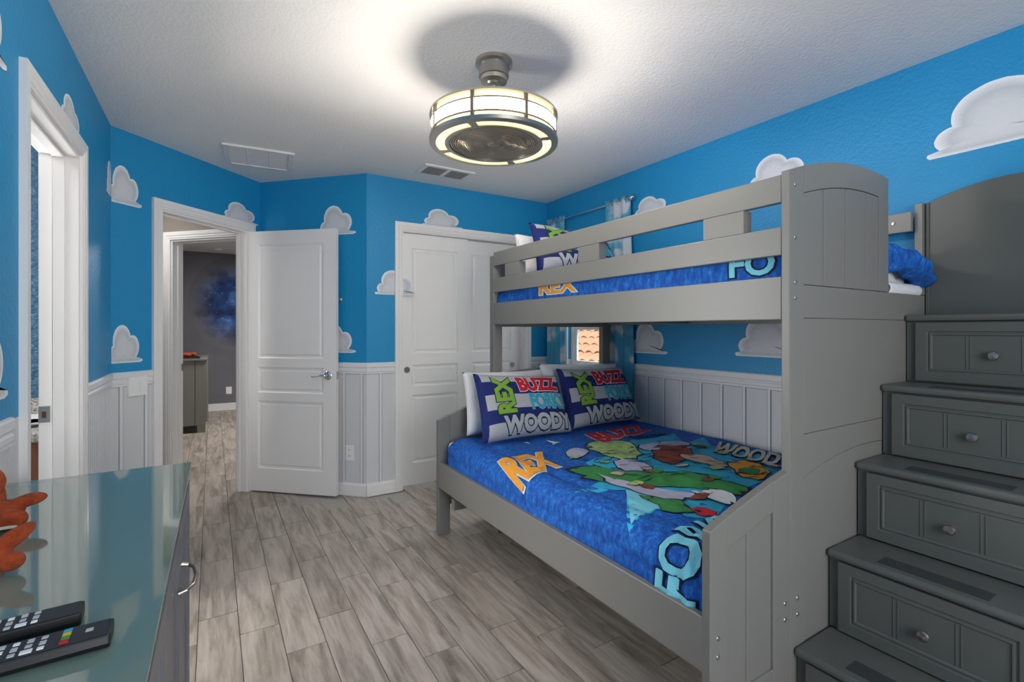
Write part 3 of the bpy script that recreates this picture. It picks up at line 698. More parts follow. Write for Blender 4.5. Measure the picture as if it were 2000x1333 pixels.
# upper rails, aisle side
part('guard_rail', (XP, XP + .024, YF + .028, 2.79, 1.678, 1.768))
part('guard_rail', (XP, XP + .024, YF + .028, 2.79, 1.506, 1.598))
for ya, yb in ((1.02, 1.184), (1.765, 1.92), (2.475, 2.644)):
    part('rail_block', (XP + .001, XP + .046, ya, yb, 1.5985, 1.6775), bevel=.001)
part('deck_rail', (XP, XP + .03, YF + .028, 2.79, 1.295, 1.436))
part('guard_rail', (2.585, 2.607, YF + .030, 2.79, 1.690, 1.776)); part('guard_rail', (2.585, 2.607, YF + .030, 2.79, 1.52, 1.60))
part('deck_rail', (2.58, 2.607, YF + .030, 2.79, 1.295, 1.436))
part('deck_ledger', (XP + .03, XP + .06, YF + .03, 2.78, 1.305, 1.34), M_bed)
for i in range(12):
    y = .93 + i * .155
    part('deck_slat', (XP + .031, 2.579, y, y + .08, 1.341, 1.357), bevel=.001)
part('deck_beam', (1.62, 2.58, 2.05, 2.085, 1.30, 1.34))
# end panel facing the stairs
EX = [1.661, 1.789, 1.943, 2.103, 2.206, 2.287]
poly_part('end_panel_top_rail', [(x, arch(x) - .090) for x in xs(EX[0], EX[4], 12)] + [(x, arch(x)) for x in xs(EX[4], EX[0], 12)], YF + .001, YF + .026, bevel=.0015)
poly_part('end_panel_stile', [(EX[4] + .001, 1.4125), (EX[5], 1.4125), (EX[5], arch(EX[5])), (EX[4] + .001, arch(EX[4]))], YF + .001, YF + .026, bevel=.0015)
for i in range(4):
    xa, xb = EX[i] + (.0025 if i else 0), EX[i + 1] - (.0025 if i < 3 else 0)
    poly_part('end_panel_board', [(xa, 1.4125), (xb, 1.4125)] + [(x, arch(x) - .0915) for x in xs(xb, xa, 4)], YF + .003, YF + .022, bevel=.0025)
part('end_panel_backing', (1.665, 2.28, YF + .0225, YF + .026, 1.412, 1.74), bevel=0)
part('end_panel_cross_rail', (1.661, XB - .001, YF + .001, YF + .026, 1.302, 1.4105), bevel=.0015)
part('end_panel_lower_board', (1.661, XB - .001, YF + .0015, YF + .026, .918, 1.3005), bevel=.0015)
poly_part('end_panel_lower_rail', [(x, lowarch(x)) for x in xs(1.661, XB - .001, 14)] + [(XB - .001, .9165), (1.661, .9165)], YF + .002, YF + .026, bevel=.0015)
poly_part('end_panel_base', [(1.661, .02), (XB - .001, .02)] + [(x, lowarch(x) - .0015) for x in xs(XB - .001, 1.661, 14)], YF + .0025, YF + .026, bevel=.0015)
for x, z in ((1.606, 1.734), (1.606, 1.563), (1.606, 1.417), (1.606, 1.366), (1.208, .395), (1.208, .342), (1.546, .393), (1.546, .342), (1.618, .391), (1.618, .338)):
    MB().lathe([(0, .001), (.0025, .001), (.003, .003), (.0062, .0028), (.0075, .0012), (.0075, 0)], (x, YF, z), (0, -1, 0), 14).build('bolt', M_steel, BED, smooth=True)
MB().lathe([(0, 0), (.007, 0), (.007, .003), (0, .004)], (2.585, .955, 1.735), (-1, 0, 0), 14).build('bolt', M_steel, BED, smooth=True)

# ------------------------------------------------------------------ staircase chest
ST = empty('stair_chest', (2.1, .58, 0), 'shade-darkened grey staircase of drawers at the foot of the bunk bed', 'staircase')
NX = [1.591, 1.796, 2.001, 2.206, 2.424]; NZ = [.24, .51, .78, 1.05, 1.322]; Y0_, Y1_ = .31, YF - .002
for i in range(5):
    zb = NZ[i - 1] if i else 0.0
    x1 = NX[i + 1] + .03 if i < 4 else XB - .002
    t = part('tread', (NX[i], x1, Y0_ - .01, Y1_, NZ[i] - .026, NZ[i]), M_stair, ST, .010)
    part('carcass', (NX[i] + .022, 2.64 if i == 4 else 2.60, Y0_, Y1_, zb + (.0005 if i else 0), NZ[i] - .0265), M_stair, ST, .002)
    Fd = F((NX[i] + .004, .822), (NX[i] + .004, .352))               # n faces +? computed below
    sgn = 1 if Fd.n.x < 0 else -1
    ff = lambda a, n, z, Fd=Fd, sgn=sgn: Fd.p + Fd.e * a + Fd.n * (n * sgn) + Vector((0, 0, z))
    za, zc = zb + .008, NZ[i] - .032; wd2 = .47
    rects = [(.036, wd2 - .036, za + .036, zc - .034)]
    prof = [(0, 0), (.002, -.005), (.007, -.005), (.009, -.001), (.014, -.001), (.017, -.0065), (.020, -.006)]
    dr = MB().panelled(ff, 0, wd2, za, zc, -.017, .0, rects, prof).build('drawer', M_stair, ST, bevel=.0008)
    for gx in (.161, .311):
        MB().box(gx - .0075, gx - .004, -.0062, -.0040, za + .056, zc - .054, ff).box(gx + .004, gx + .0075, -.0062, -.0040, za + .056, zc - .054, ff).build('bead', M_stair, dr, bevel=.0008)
    kz = za + (zc - za) * .47
    MB().lathe([(.0, 0), (.008, 0), (.0075, .010), (.0085, .014), (.0155, .018), (.0165, .022), (.014, .027), (0, .030)], ff(.235, -.006, kz), (-1, 0, 0), 24).build('knob', M_nick, dr, smooth=True)
    if i < 4:
        MB().box(NX[i] + .035, NX[i] + .100, .455, .722, NZ[i], NZ[i] + .0012).build('grip_strip', M_grip, t)
pts = [(.86 - .002, 1.3225)] + [(y, 1.867 - .767 * (y - .585) ** 2) for y in [.858 - i * .0274 for i in range(21)]] + [(.31, 1.3225)]
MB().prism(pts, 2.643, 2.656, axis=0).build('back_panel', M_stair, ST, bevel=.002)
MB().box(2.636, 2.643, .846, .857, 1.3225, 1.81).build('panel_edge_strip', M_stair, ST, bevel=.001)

# ------------------------------------------------------------------ printed lettering helpers
def text_mesh(s, off=0.0):
    cu = bpy.data.curves.new('t', 'FONT'); cu.body = s; cu.offset = off; cu.resolution_u = 3; cu.fill_mode = 'BOTH'
    ob = bpy.data.objects.new('t', cu); COL.objects.link(ob)
    dg = bpy.context.evaluated_depsgraph_get(); dg.update(); me = ob.evaluated_get(dg).to_mesh()
    V = [(v.co.x, v.co.y) for v in me.vertices]; P = [tuple(p.vertices) for p in me.polygons]
    ob.evaluated_get(dg).to_mesh_clear(); bpy.data.objects.remove(ob); bpy.data.curves.remove(cu)
    return V, P
def bbox(V): return min(v[0] for v in V), max(v[0] for v in V), min(v[1] for v in V), max(v[1] for v in V)
def printed(name, V, P, aff, mapfn, off, m, parent, step):
    b = bmesh.new(); vs = [b.verts.new((*aff(*v), 0)) for v in V]
    for p in P:
        try: b.faces.new([vs[i] for i in p])
        except ValueError: pass
    bmesh.ops.remove_doubles(b, verts=b.verts, dist=1e-6)
    xs_ = [v.co.x for v in b.verts]; ys_ = [v.co.y for v in b.verts]
    for ax, lo, hi in ((0, min(xs_), max(xs_)), (1, min(ys_), max(ys_))):
        k = math.floor(lo / step) + 1
        while k * step < hi:
            co = (k * step, 0, 0) if ax == 0 else (0, k * step, 0); no = (1, 0, 0) if ax == 0 else (0, 1, 0)
            bmesh.ops.bisect_plane(b, geom=b.verts[:] + b.edges[:] + b.faces[:], plane_co=co, plane_no=no, dist=1e-7); k += 1
    for v in b.verts: v.co = mapfn(v.co.x, v.co.y, off)
    me = bpy.data.meshes.new(name); b.to_mesh(me); b.free(); me.materials.append(m)
    o = bpy.data.objects.new(name, me); COL.objects.link(o); adopt(o, parent); return o
def word(s, aff, mapfn, parent, m, m2, step, w=.02, ow=.05, off=.0016, bold=.03):
    V0, P0 = text_mesh(s, bold); bx = bbox(V0)
    nrm = lambda x, y: ((x - bx[0]) / (bx[1] - bx[0]), (y - bx[2]) / (bx[3] - bx[2]))
    A = lambda x, y: aff(*nrm(x, y))
    if m2:
        V1, P1 = text_mesh(s, bold + ow); printed('lettering', V1, P1, A, mapfn, off, m2, parent, step)
    printed('lettering', V0, P0, A, mapfn, off * 2, m, parent, step)
def poly(name, pts, mapfn, off, m, parent, step):
    return printed(name, pts, [tuple(range(len(pts)))], lambda x, y: (x, y), mapfn, off, m, parent, step)

# ------------------------------------------------------------------ comforters
def fold(x, y, z, a, sx, sy): return a * noise.noise(Vector((x * sx, y * sy, z)))
def comf(s, y, off=0.0):                            # lower comforter surface
    if s < 1.31: p = Vector((2.60 - max(s, .012), y, .605)); n = Vector((0, 0, 1)); k = s
    elif s < 1.31 + .1414:
        a = (s - 1.31) / .09; p = Vector((1.29 - .09 * math.sin(a), y, .605 - .09 * (1 - math.cos(a)))); n = Vector((-math.sin(a), 0, math.cos(a)))
    else: p = Vector((1.20, y, .515 - (s - 1.4514))); n = Vector((-1, 0, 0))
    h = .011 * noise.noise(Vector((s * 2.2, y * 2.2, 3))) + .007 * noise.noise(Vector((s * 8 + y * 3, y * 5 - s * 2, 1))) + .0030 * noise.noise(Vector((s * 30, y * 16 - s * 12, 5)))
    foot = max(0, 1 - (y - .9) / .32); h += foot * .010 * math.sin(y * 80 + s * 9 + 3 * noise.noise(Vector((s * 5, y * 3, 0)))) * min(1, max(0, s - 1.1) * 3 + .15)
    for s0, wdt in ((1.27, .012), (1.475, .010)): h -= .007 * math.exp(-((s - s0 - .01 * math.sin(y * 4)) / wdt) ** 2)
    h += .012 * math.sin(min(1, max(0, s / 1.31)) * math.pi) * math.sin((y - .9) / 1.85 * math.pi)
    if y > 2.66: h -= (y - 2.66) * .35
    return p + n * (h + off)
SM = 1.4514 + .085
def thick_grid(fn, nu, nv, t=.02):
    b = MB(); b.grid(fn, nu, nv); return b
cf = thick_grid(lambda i, j: comf(i * SM, .897 + j * 1.86), 110, 130).build('comforter', M_comf, smooth='all', weld=False)
tag(cf, 'bright blue printed comforter on the wide lower bunk', 'comforter', 'blue comforters')
sd = cf.modifiers.new('s', 'SOLIDIFY'); sd.thickness = .012; sd.offset = -1
mt = tag(MB().box(1.225, 2.58, .90, 2.755, .302, .575).build('mattress', M_whitefab, bevel=.03), 'thick white mattress under the lower bunk comforter', 'mattress')
cm = lambda x, y, off: comf(2.60 - x, y, off)       # domain: world x,y on top (x may run past the edge for the side)
def comfprint(pts, m, k, name='printed_shape', ink=False):
    if len(pts) > 14:
        rj = random.Random(len(pts) * 7 + k); c = (sum(p[0] for p in pts) / len(pts), sum(p[1] for p in pts) / len(pts))
        jt = [rj.uniform(-.16, .12) for _ in pts]
        pts = [(c[0] + (p[0] - c[0]) * (1 + jt[i]), c[1] + (p[1] - c[1]) * (1 + jt[i])) for i, p in enumerate(pts)]
    if ink:
        c = (sum(p[0] for p in pts) / len(pts), sum(p[1] for p in pts) / len(pts)); q = [(c[0] + (p[0] - c[0]) * 1.07, c[1] + (p[1] - c[1]) * 1.07) for p in pts]
        poly(name, q, cm, .0011 * k - .0005, M_ink, cf, .035)
    poly(name, pts, cm, .0011 * k, m, cf, .035)
def cword(s, TL, TR, BL, BR, m, m2):
    c = [Vector((*x, 0)) for x in (TL, TR, BL, BR)]
    def aff(u, v):
        q = (c[2] * (1 - u) + c[3] * u) * (1 - v) + (c[0] * (1 - u) + c[1] * u) * v
        return q.x, q.y
    word(s, aff, cm, cf, m, m2, .035, ow=.035, off=.0042, bold=.045)
comfprint([(1.546, 1.827),(1.837, 1.878),(2.048, 1.991),(2.209, 1.966),(2.435, 2.038),(2.32, 1.868),(2.542, 1.904),(2.357, 1.729),(2.544, 1.685),(2.492, 1.475),(2.355, 1.317),(2.188, 1.224),(1.859, 1.143),(1.635, 1.083),(1.485, 1.061),(1.346, 1.084),(1.406, 1.165),(1.379, 1.235),(1.229, 1.214),(1.432, 1.443),(1.308, 1.542),(1.495, 1.606)], M_sky, 1, ink=False)
comfprint([(1.432, 1.443),(1.501, 1.349),(1.406, 1.165),(1.379, 1.235),(1.229, 1.214)], M_lcyan, 2, ink=False)
comfprint([(1.808, 2.11),(1.865, 2.12),(1.929, 2.107),(1.975, 2.08),(1.99, 2.034),(1.985, 1.973),(1.968, 1.914),(1.936, 1.856),(1.892, 1.799),(1.849, 1.762),(1.81, 1.751),(1.772, 1.759),(1.743, 1.782),(1.723, 1.824),(1.712, 1.881),(1.715, 1.94),(1.734, 2.003),(1.767, 2.068)], M_lime2, 3, ink=True)
comfprint([(1.578, 2.025),(1.619, 2.053),(1.671, 2.073),(1.706, 2.075),(1.713, 2.047),(1.703, 2.001),(1.681, 1.961),(1.638, 1.931),(1.583, 1.906),(1.547, 1.902),(1.542, 1.932),(1.554, 1.983)], M_lav, 3, ink=True)
comfprint([(1.648, 1.753),(1.685, 1.767),(1.733, 1.768),(1.769, 1.755),(1.786, 1.723),(1.79, 1.678),(1.786, 1.637),(1.77, 1.603),(1.745, 1.573),(1.718, 1.56),(1.686, 1.571),(1.652, 1.6),(1.63, 1.633),(1.624, 1.674),(1.63, 1.72)], M_lav, 3, ink=True)
comfprint([(2.018, 1.924),(2.109, 1.925),(2.229, 1.909),(2.312, 1.887),(2.331, 1.858),(2.312, 1.822),(2.268, 1.798),(2.182, 1.79),(2.07, 1.793),(1.992, 1.808),(1.968, 1.844),(1.978, 1.893)], M_lav, 3, ink=True)
comfprint([(1.983, 1.8),(2.035, 1.828),(2.093, 1.847),(2.139, 1.85),(2.171, 1.831),(2.192, 1.795),(2.197, 1.759),(2.183, 1.724),(2.153, 1.687),(2.117, 1.656),(2.075, 1.633),(2.026, 1.615),(1.981, 1.602),(1.94, 1.592),(1.902, 1.587),(1.876, 1.591),(1.864, 1.608),(1.863, 1.635),(1.874, 1.668),(1.9, 1.711),(1.939, 1.76)], M_brown, 4, ink=True)
comfprint([(2.023, 1.667),(2.059, 1.673),(2.104, 1.665),(2.135, 1.645),(2.14, 1.608),(2.131, 1.559),(2.121, 1.515),(2.115, 1.479),(2.108, 1.448),(2.094, 1.427),(2.069, 1.419),(2.037, 1.421),(2.012, 1.437),(1.998, 1.472),(1.991, 1.519),(1.99, 1.564),(1.994, 1.605),(2.004, 1.643)], M_skin, 5, ink=True)
comfprint([(1.395, 1.778),(1.434, 1.797),(1.49, 1.802),(1.535, 1.791),(1.555, 1.758),(1.565, 1.709),(1.58, 1.664),(1.607, 1.629),(1.639, 1.598),(1.676, 1.567),(1.721, 1.539),(1.77, 1.511),(1.809, 1.476),(1.831, 1.428),(1.844, 1.373),(1.848, 1.32),(1.845, 1.268),(1.835, 1.218),(1.819, 1.182),(1.796, 1.164),(1.767, 1.161),(1.739, 1.174),(1.716, 1.211),(1.694, 1.264),(1.669, 1.311),(1.641, 1.339),(1.611, 1.361),(1.578, 1.391),(1.539, 1.438),(1.498, 1.492),(1.463, 1.541),(1.439, 1.577),(1.421, 1.608),(1.408, 1.642),(1.395, 1.689),(1.386, 1.74)], M_green, 4, ink=True)
comfprint([(1.476, 1.636),(1.483, 1.624),(1.488, 1.588),(1.497, 1.545),(1.511, 1.498),(1.529, 1.444),(1.549, 1.393),(1.575, 1.346),(1.603, 1.303),(1.617, 1.27),(1.61, 1.249),(1.591, 1.238),(1.565, 1.241),(1.531, 1.262),(1.492, 1.296),(1.461, 1.339),(1.444, 1.392),(1.435, 1.454),(1.434, 1.51),(1.444, 1.563),(1.461, 1.612)], M_lav, 5, ink=True)
comfprint([(1.431, 1.364),(1.457, 1.344),(1.49, 1.299),(1.513, 1.259),(1.518, 1.234),(1.514, 1.213),(1.505, 1.194),(1.494, 1.173),(1.478, 1.154),(1.458, 1.145),(1.428, 1.151),(1.393, 1.167),(1.372, 1.186),(1.375, 1.205),(1.392, 1.226),(1.408, 1.253),(1.414, 1.295),(1.419, 1.341)], M_green, 4, ink=True)
comfprint([(1.483, 1.165),(1.499, 1.165),(1.518, 1.158),(1.531, 1.147),(1.535, 1.13),(1.533, 1.108),(1.527, 1.091),(1.515, 1.08),(1.5, 1.072),(1.486, 1.072),(1.475, 1.081),(1.465, 1.098),(1.461, 1.115),(1.464, 1.134),(1.472, 1.153)], M_red, 5, ink=True)
comfprint([(2.134, 1.454),(2.19, 1.461),(2.246, 1.45),(2.272, 1.423),(2.249, 1.372),(2.196, 1.306),(2.139, 1.254),(2.077, 1.223),(2.01, 1.206),(1.965, 1.207),(1.955, 1.232),(1.966, 1.274),(1.991, 1.319),(2.03, 1.368),(2.082, 1.42)], M_org, 5, ink=True)
comfprint([(2.073, 1.36),(2.103, 1.354),(2.132, 1.336),(2.143, 1.317),(2.123, 1.297),(2.084, 1.276),(2.05, 1.264),(2.024, 1.268),(2.003, 1.281),(1.996, 1.298),(2.012, 1.32),(2.043, 1.346)], M_green, 6, ink=True)
comfprint([(1.642, 1.241),(1.67, 1.247),(1.706, 1.246),(1.731, 1.236),(1.738, 1.209),(1.735, 1.172),(1.724, 1.142),(1.703, 1.124),(1.676, 1.114),(1.652, 1.115),(1.635, 1.133),(1.623, 1.162),(1.617, 1.189),(1.619, 1.21),(1.627, 1.229)], M_outl, 6, ink=True)
comfprint([(1.534, 2.367),(1.561, 2.365),(1.541, 2.303),(1.54, 2.333)], M_outl, 3, ink=False)
comfprint([(1.66, 2.319),(1.675, 2.25),(1.706, 2.231),(1.658, 2.216),(1.614, 2.187),(1.646, 2.239)], M_outl, 3, ink=False)
cword('REX', (1.233, 2.141), (1.471, 2.091), (1.16, 1.848), (1.401, 1.833), M_org, M_outl)
cword('BUZZ', (1.944, 2.306), (2.457, 2.365), (1.882, 2.064), (2.372, 2.165), M_red, M_outl)
cword('WOODY', (2.502, 1.771), (2.545, 1.345), (2.265, 1.665), (2.274, 1.237), M_cream, M_ink)
cword('Lightyear', (2.113, 2.104), (2.413, 2.086), (2.063, 2.026), (2.376, 2.023), M_ink, None)
rs = random.Random(5)
for k in range(90):                                 # drawn outlines and small colour flecks of the print
    cx, cy = 1.50 + rs.random() * .85, 1.22 + rs.random() * .80
    if cy > 2.05 - (cx - 1.5) * .25: continue
    a = rs.uniform(-1.2, .3); ln = rs.uniform(.04, .12); bend = rs.uniform(-.5, .5); w_ = .0045
    if k % 3 == 0:
        n_ = 7; rr_ = [rs.uniform(.45, 1) for _ in range(n_)]; sx_, sy_ = rs.uniform(.02, .06), rs.uniform(.02, .045)
        pts = [(cx + sx_ * rr_[i] * math.cos(2 * math.pi * i / n_), cy + sy_ * rr_[i] * math.sin(2 * math.pi * i / n_)) for i in range(n_)]
        comfprint(pts, rs.choice([M_lime2, M_lav, M_org, M_outl, M_sky, M_green, M_brown, M_skin]), 7, ink=True)
    else:
        up = []; dn = []
        for i in range(7):
            t = i / 6; x = cx + ln * (t - .5) * math.cos(a) - bend * ln * (t * (1 - t)) * math.sin(a); y = cy + ln * (t - .5) * math.sin(a) + bend * ln * t * (1 - t) * math.cos(a)
            ww = w_ * math.sin(math.pi * (t * .9 + .05)); up.append((x - ww * math.sin(a), y + ww * math.cos(a))); dn.append((x + ww * math.sin(a), y - ww * math.cos(a)))
        comfprint(up + dn[::-1], M_ink, 8, 'printed_line')
word('FORKY', lambda u, v: (1.075 + .50 * u, .925 + .15 * v), cm, cf, M_lcyan, M_ink, .035, ow=.03, off=.0035, bold=.035)
# upper comforter
def comfu(s, y, off=0.0):
    L1 = .92
    if s < L1: p = Vector((2.585 - max(s, .012), y, 1.595)); n = Vector((0, 0, 1))
    elif s < L1 + .0785: a = (s - L1) / .05; p = Vector((1.665 - .05 * math.sin(a), y, 1.595 - .05 * (1 - math.cos(a)))); n = Vector((-math.sin(a), 0, math.cos(a)))
    else: p = Vector((1.615, y, 1.545 - (s - L1 - .0785))); n = Vector((-1, 0, 0))
    h = .008 * noise.noise(Vector((s * 4, y * 3, 7))) + .003 * noise.noise(Vector((s * 12, y * 9, 2)))
    if s > L1 + .10: h += .008 * min(1, (s - L1 - .1) / .05) * (1 + math.sin(y * 5))
    return p + n * (h + off)
cu_ = thick_grid(lambda i, j: comfu(i * 1.15, .895 + j * 1.89), 70, 110).build('comforter', M_comf, smooth='all', weld=False)
tag(cu_, 'bright blue printed comforter on the narrow upper bunk', 'comforter', 'blue comforters')
sd = cu_.modifiers.new('s', 'SOLIDIFY'); sd.thickness = .010; sd.offset = -1
tag(MB().box(1.64, 2.57, .90, 2.775, 1.358, 1.57).build('mattress', M_whitefab, bevel=.03), 'white mattress on the upper bunk behind the guard rails', 'mattress')
# bunched end of the upper comforter at the stair opening
def bunch(i, j):                                    # comforter spilling over the end rail, lowest at the right
    x = 2.20 + i * .438; t = j * math.pi * .86
    q = min(1, max(0, (x - 2.287) / .07)); q = q * q * (3 - 2 * q)
    top = 1.615 - .085 * i ** 2.2 + .012 * math.sin(i * 6); r1 = .030 + .075 * math.sin(min(1, max(0, i - .1) * 1.25) * math.pi * .8)
    y = .925 - (r1 + .03) * math.sin(t) * q; z = top - (1 - math.cos(t)) * (.075 - .028 * i)
    d = (.012 * noise.noise(Vector((i * 7 + t, t * 1.2, 4))) + .006 * noise.noise(Vector((i * 22, t * 3, 1)))) * q
    return Vector((min(x, 2.640), max(y - d, .74) if x > 2.29 else max(y - d, .893), z + d))
bb = MB().grid(bunch, 26, 18).build('comforter_fold', M_comf, cu_, smooth='all', weld=False)
sd = bb.modifiers.new('s', 'SOLIDIFY'); sd.thickness = .010
tag(MB().grid(lambda i, j: Vector((2.30 + i * .30, .868 - .012 * math.sin(j * 3) + .004 * noise.noise(Vector((i * 18, j * 2, 0))), 1.455 - j * .05)), 30, 6).build('bed_sheet', M_whitefab, smooth='all', weld=False), 'white sheet edge hanging out below the upper comforter at the stairs', 'sheet').modifiers.new('s', 'SOLIDIFY').thickness = .004
for wd_, y0, y1, z0_, z1_, mm, m2 in (('REX', 2.32, 1.98, 1.462, 1.545, M_org, M_outl), ('FO', 1.10, .93, 1.45, 1.54, M_lcyan, M_ink)):
    word(wd_, lambda u, v, y0=y0, y1=y1, z0_=z0_, z1_=z1_: ((.92 + .0785) + 1.545 - (z0_ + (z1_ - z0_) * v), y0 + (y1 - y0) * u), lambda s, y, o: comfu(s, y, o), cu_, mm, m2, .03)

# ------------------------------------------------------------------ pillows
class Pil:
    def __init__(s, TL, TR, BL, BR, T, seed=0):
        s.c = [Vector(x) for x in (TL, TR, BL, BR)]; s.T = T; s.seed = seed
        s.n = (s.c[3] - s.c[2]).cross(s.c[0] - s.c[2]).normalized()
    def pt(s, u, v, side=1, off=0):
        pu = u * (1 - .045 * (1 - v * v)); pv = v * (1 - .05 * (1 - u * u))
        a, b = (pu + 1) / 2, (pv + 1) / 2
        p = (s.c[2] * (1 - a) + s.c[3] * a) * (1 - b) + (s.c[0] * (1 - a) + s.c[1] * a) * b
        e = max(0, 1 - u ** 4) ** .55 * max(0, 1 - v ** 4) ** .55
        h = s.T * e * (1 - .18 * v)
        w = .006 * noise.noise(Vector((u * 2.5, v * 2.5, s.seed))) + .0035 * noise.noise(Vector((u * 7 + v * 4, v * 6, s.seed + 3)))
        edge = (abs(u) ** 6 + abs(v) ** 6); w += .004 * edge * math.sin(u * 25 + v * 21 + s.seed) * (e ** .3)
        return p + s.n * (side * (h + w * e ** .4) + (off if side > 0 else 0))
def pillow(TL, TR, BL, BR, T, m, label, seed=0, group=None):
    P_ = Pil(TL, TR, BL, BR, T, seed); b = MB()
    for sd_ in (1, -1): b.grid(lambda i, j: P_.pt(i * 2 - 1, j * 2 - 1, sd_), 30, 24, uvf=lambda i, j: (i, j))
    o = b.build('pillow', m, smooth='all'); tag(o, label, 'pillow', group); return o, P_
def names_print(o, P_, seed=0):
    mp = lambda u, v, off: P_.pt(max(-.99, min(.99, u)), max(-.99, min(.99, v)), 1, off)
    def place(s, u0, u1, v0, v1, m, m2, rot=False, skew=0, ow=.035, bold=.055):
        if rot: aff = lambda x, y: (u1 - (u1 - u0) * y, v0 + (v1 - v0) * x)
        else: aff = lambda x, y: (u0 + (u1 - u0) * x + skew * y, v0 + (v1 - v0) * y)
        word(s, aff, mp, o, m, m2, .08, ow=ow, off=.0012, bold=bold)
    place('REX', -.70, -.30, -.34, .84, M_lime, M_ink, rot=True)
    place('BUZZ', -.12, .86, .34, .86, M_red, M_outl, skew=-.04)
    place('FORKY', .06, .97, -.28, .27, M_cyan, M_pgrey, ow=.02)
    place('WOODY', -.62, .97, -.93, -.40, M_pgrey, M_ink, ow=.05)
p3, _ = pillow((1.31, 2.715, 1.0), (1.92, 2.72, .99), (1.30, 2.63, .622), (1.92, 2.63, .622), .042, M_whitefab, 'plain white pillow behind the left name-print pillow, lower bunk', 2)
p4, _ = pillow((1.88, 2.715, 1.03), (2.60, 2.715, 1.01), (1.95, 2.66, .622), (2.60, 2.66, .622), .035, M_whitefab, 'white pillow against headboard behind the right name-print pillow', 4)
p2, P2 = pillow((1.945, 2.60, 1.0), (2.57, 2.64, .985), (1.925, 2.44, .622), (2.60, 2.47, .622), .062, M_stripe, 'navy and grey striped name-print pillow nearer the wall, lower bunk', 6, 'name-print pillows'); names_print(p2, P2)
p1, P1 = pillow((1.33, 2.61, .995), (1.885, 2.52, .965), (1.285, 2.40, .622), (1.92, 2.39, .622), .068, M_stripe, 'navy and grey striped name-print pillow nearer the aisle, lower bunk', 8, 'name-print pillows'); names_print(p1, P1)
p5, _ = pillow((1.72, 2.765, 1.905), (2.35, 2.77, 1.90), (1.68, 2.66, 1.61), (2.38, 2.66, 1.61), .04, M_whitefab, 'plain white pillow at the head of the upper bunk', 5)
p6, P6 = pillow((1.765, 2.66, 1.965), (2.38, 2.60, 1.90), (1.68, 2.44, 1.612), (2.42, 2.42, 1.612), .06, M_stripe, 'navy and grey striped name-print pillow propped on the upper bunk', 9, 'name-print pillows'); names_print(p6, P6)

# ------------------------------------------------------------------ curtains and rod
rod = empty('curtain_rod', (2.58, 3.08, 2.235), 'thin silver curtain rod with round finials above the window', 'curtain rod')
MB().tube([(2.634, 2.60, 2.235), (2.634, 3.60, 2.235)], .008, 12).build('rod', M_chrome, rod, smooth=True)
for y in (2.585, 3.615): MB().lathe([(0, -.022), (.012, -.018), (.021, -.006), (.021, .006), (.012, .018), (0, .022)], (2.634, y, 2.235), (0, 1, 0), 20).build('finial', M_chrome if y > 3 else M_chrome, rod, smooth=True)
for y in (2.64, 3.56): MB().tube([(2.634, y, 2.235), (2.66, y, 2.235)], .006, 8).lathe([(0, 0), (.018, 0), (.018, .004), (0, .005)], (2.66, y, 2.235), (-1, 0, 0), 16).build('bracket', M_chrome, rod, smooth=True)
def curtain(ya, yb, ya2, yb2, nf, label, xo=2.627, amp=.015, zt_=2.262):
    def fn(i, j):
        z = zt_ - j * (zt_ - .12); y = (ya + (yb - ya) * i) * (1 - j) + (ya2 + (yb2 - ya2) * i) * j
        return Vector((xo + amp * math.sin(i * nf * 2 * math.pi + .4 * math.sin(j * 3)) * (1 - .15 * j), y, z))
    o = MB().grid(fn, nf * 10, 30).build('curtain', M_curt, smooth='all', weld=False); tag(o, label, 'curtain', 'cloud-print window curtains')
    s = o.modifiers.new('s', 'SOLIDIFY'); s.thickness = .002
    return o
c1 = curtain(2.60, 2.87, 2.55, 2.87, 3, 'pale blue cloud-print curtain on the bed side of the window')
c2 = curtain(3.40, 3.64, 3.38, 3.66, 4, 'pale blue cloud-print curtain in the far room corner')
for y in (2.66, 2.80):
    pass
for c, ys2 in ((c1, (2.635, 2.725, 2.815)), (c2, (3.43, 3.49, 3.55, 3.61))):
    for y in ys2:
        MB().lathe([(.021, -.002), (.027, -.002), (.027, .002), (.021, .002)], (2.634, y, 2.232), (0, 1, .15), 20, closed=True).build('grommet', M_chrome, c, smooth=True)

# ------------------------------------------------------------------ dresser with glass top
DZ = .831
DR = empty('dresser', (-.28, 1.1, 0), 'grey dresser with panelled doors under a glass top at the left', 'dresser')
FDx = F((-.075, .30), (-.058, 1.868))                # front edge of the dresser, n points into the room
def fd(a, n, z): return FDx(a, n, z)
ld = FDx.len
MB().box(0, ld - .01, -.40, -.022, .06, DZ - .022, fd).build('carcass', M_drs, DR, bevel=.002)
MB().box(-.0, ld, -.41, -.006, DZ - .022, DZ - .0005, fd).build('dresser_top', M_drs, DR, bevel=.003)
MB().box(.02, ld - .03, -.38, -.04, 0, .06, fd).build('plinth', M_drs, DR)
nb = 4; bw = (ld - .02) / nb
for k in range(nb):
    x0, x1 = .005 + k * bw + .003, .005 + (k + 1) * bw - .003
    dd = MB().panelled(fd, x0, x1, .08, DZ - .045, -.022, -.004, [(x0 + .06, x1 - .06, .14, DZ - .105)], [(0, 0), (.004, -.004), (.008, -.002), (.014, -.008), (.02, -.008)]).build('dresser_door', M_drs, DR, bevel=.0015)
    if k in (2,):
        hx = x1 - .085
        MB().tube([fd(hx, -.004, .645), fd(hx, .012, .65), fd(hx + .012, .024, .655), fd(hx + .045, .030, .662), fd(hx + .08, .024, .668), fd(hx + .092, .012, .672), fd(hx + .092, -.004, .676)], [.006, .005, .0045, .0055, .0045, .005, .006]).build('pull', M_nick, dd, smooth=True)
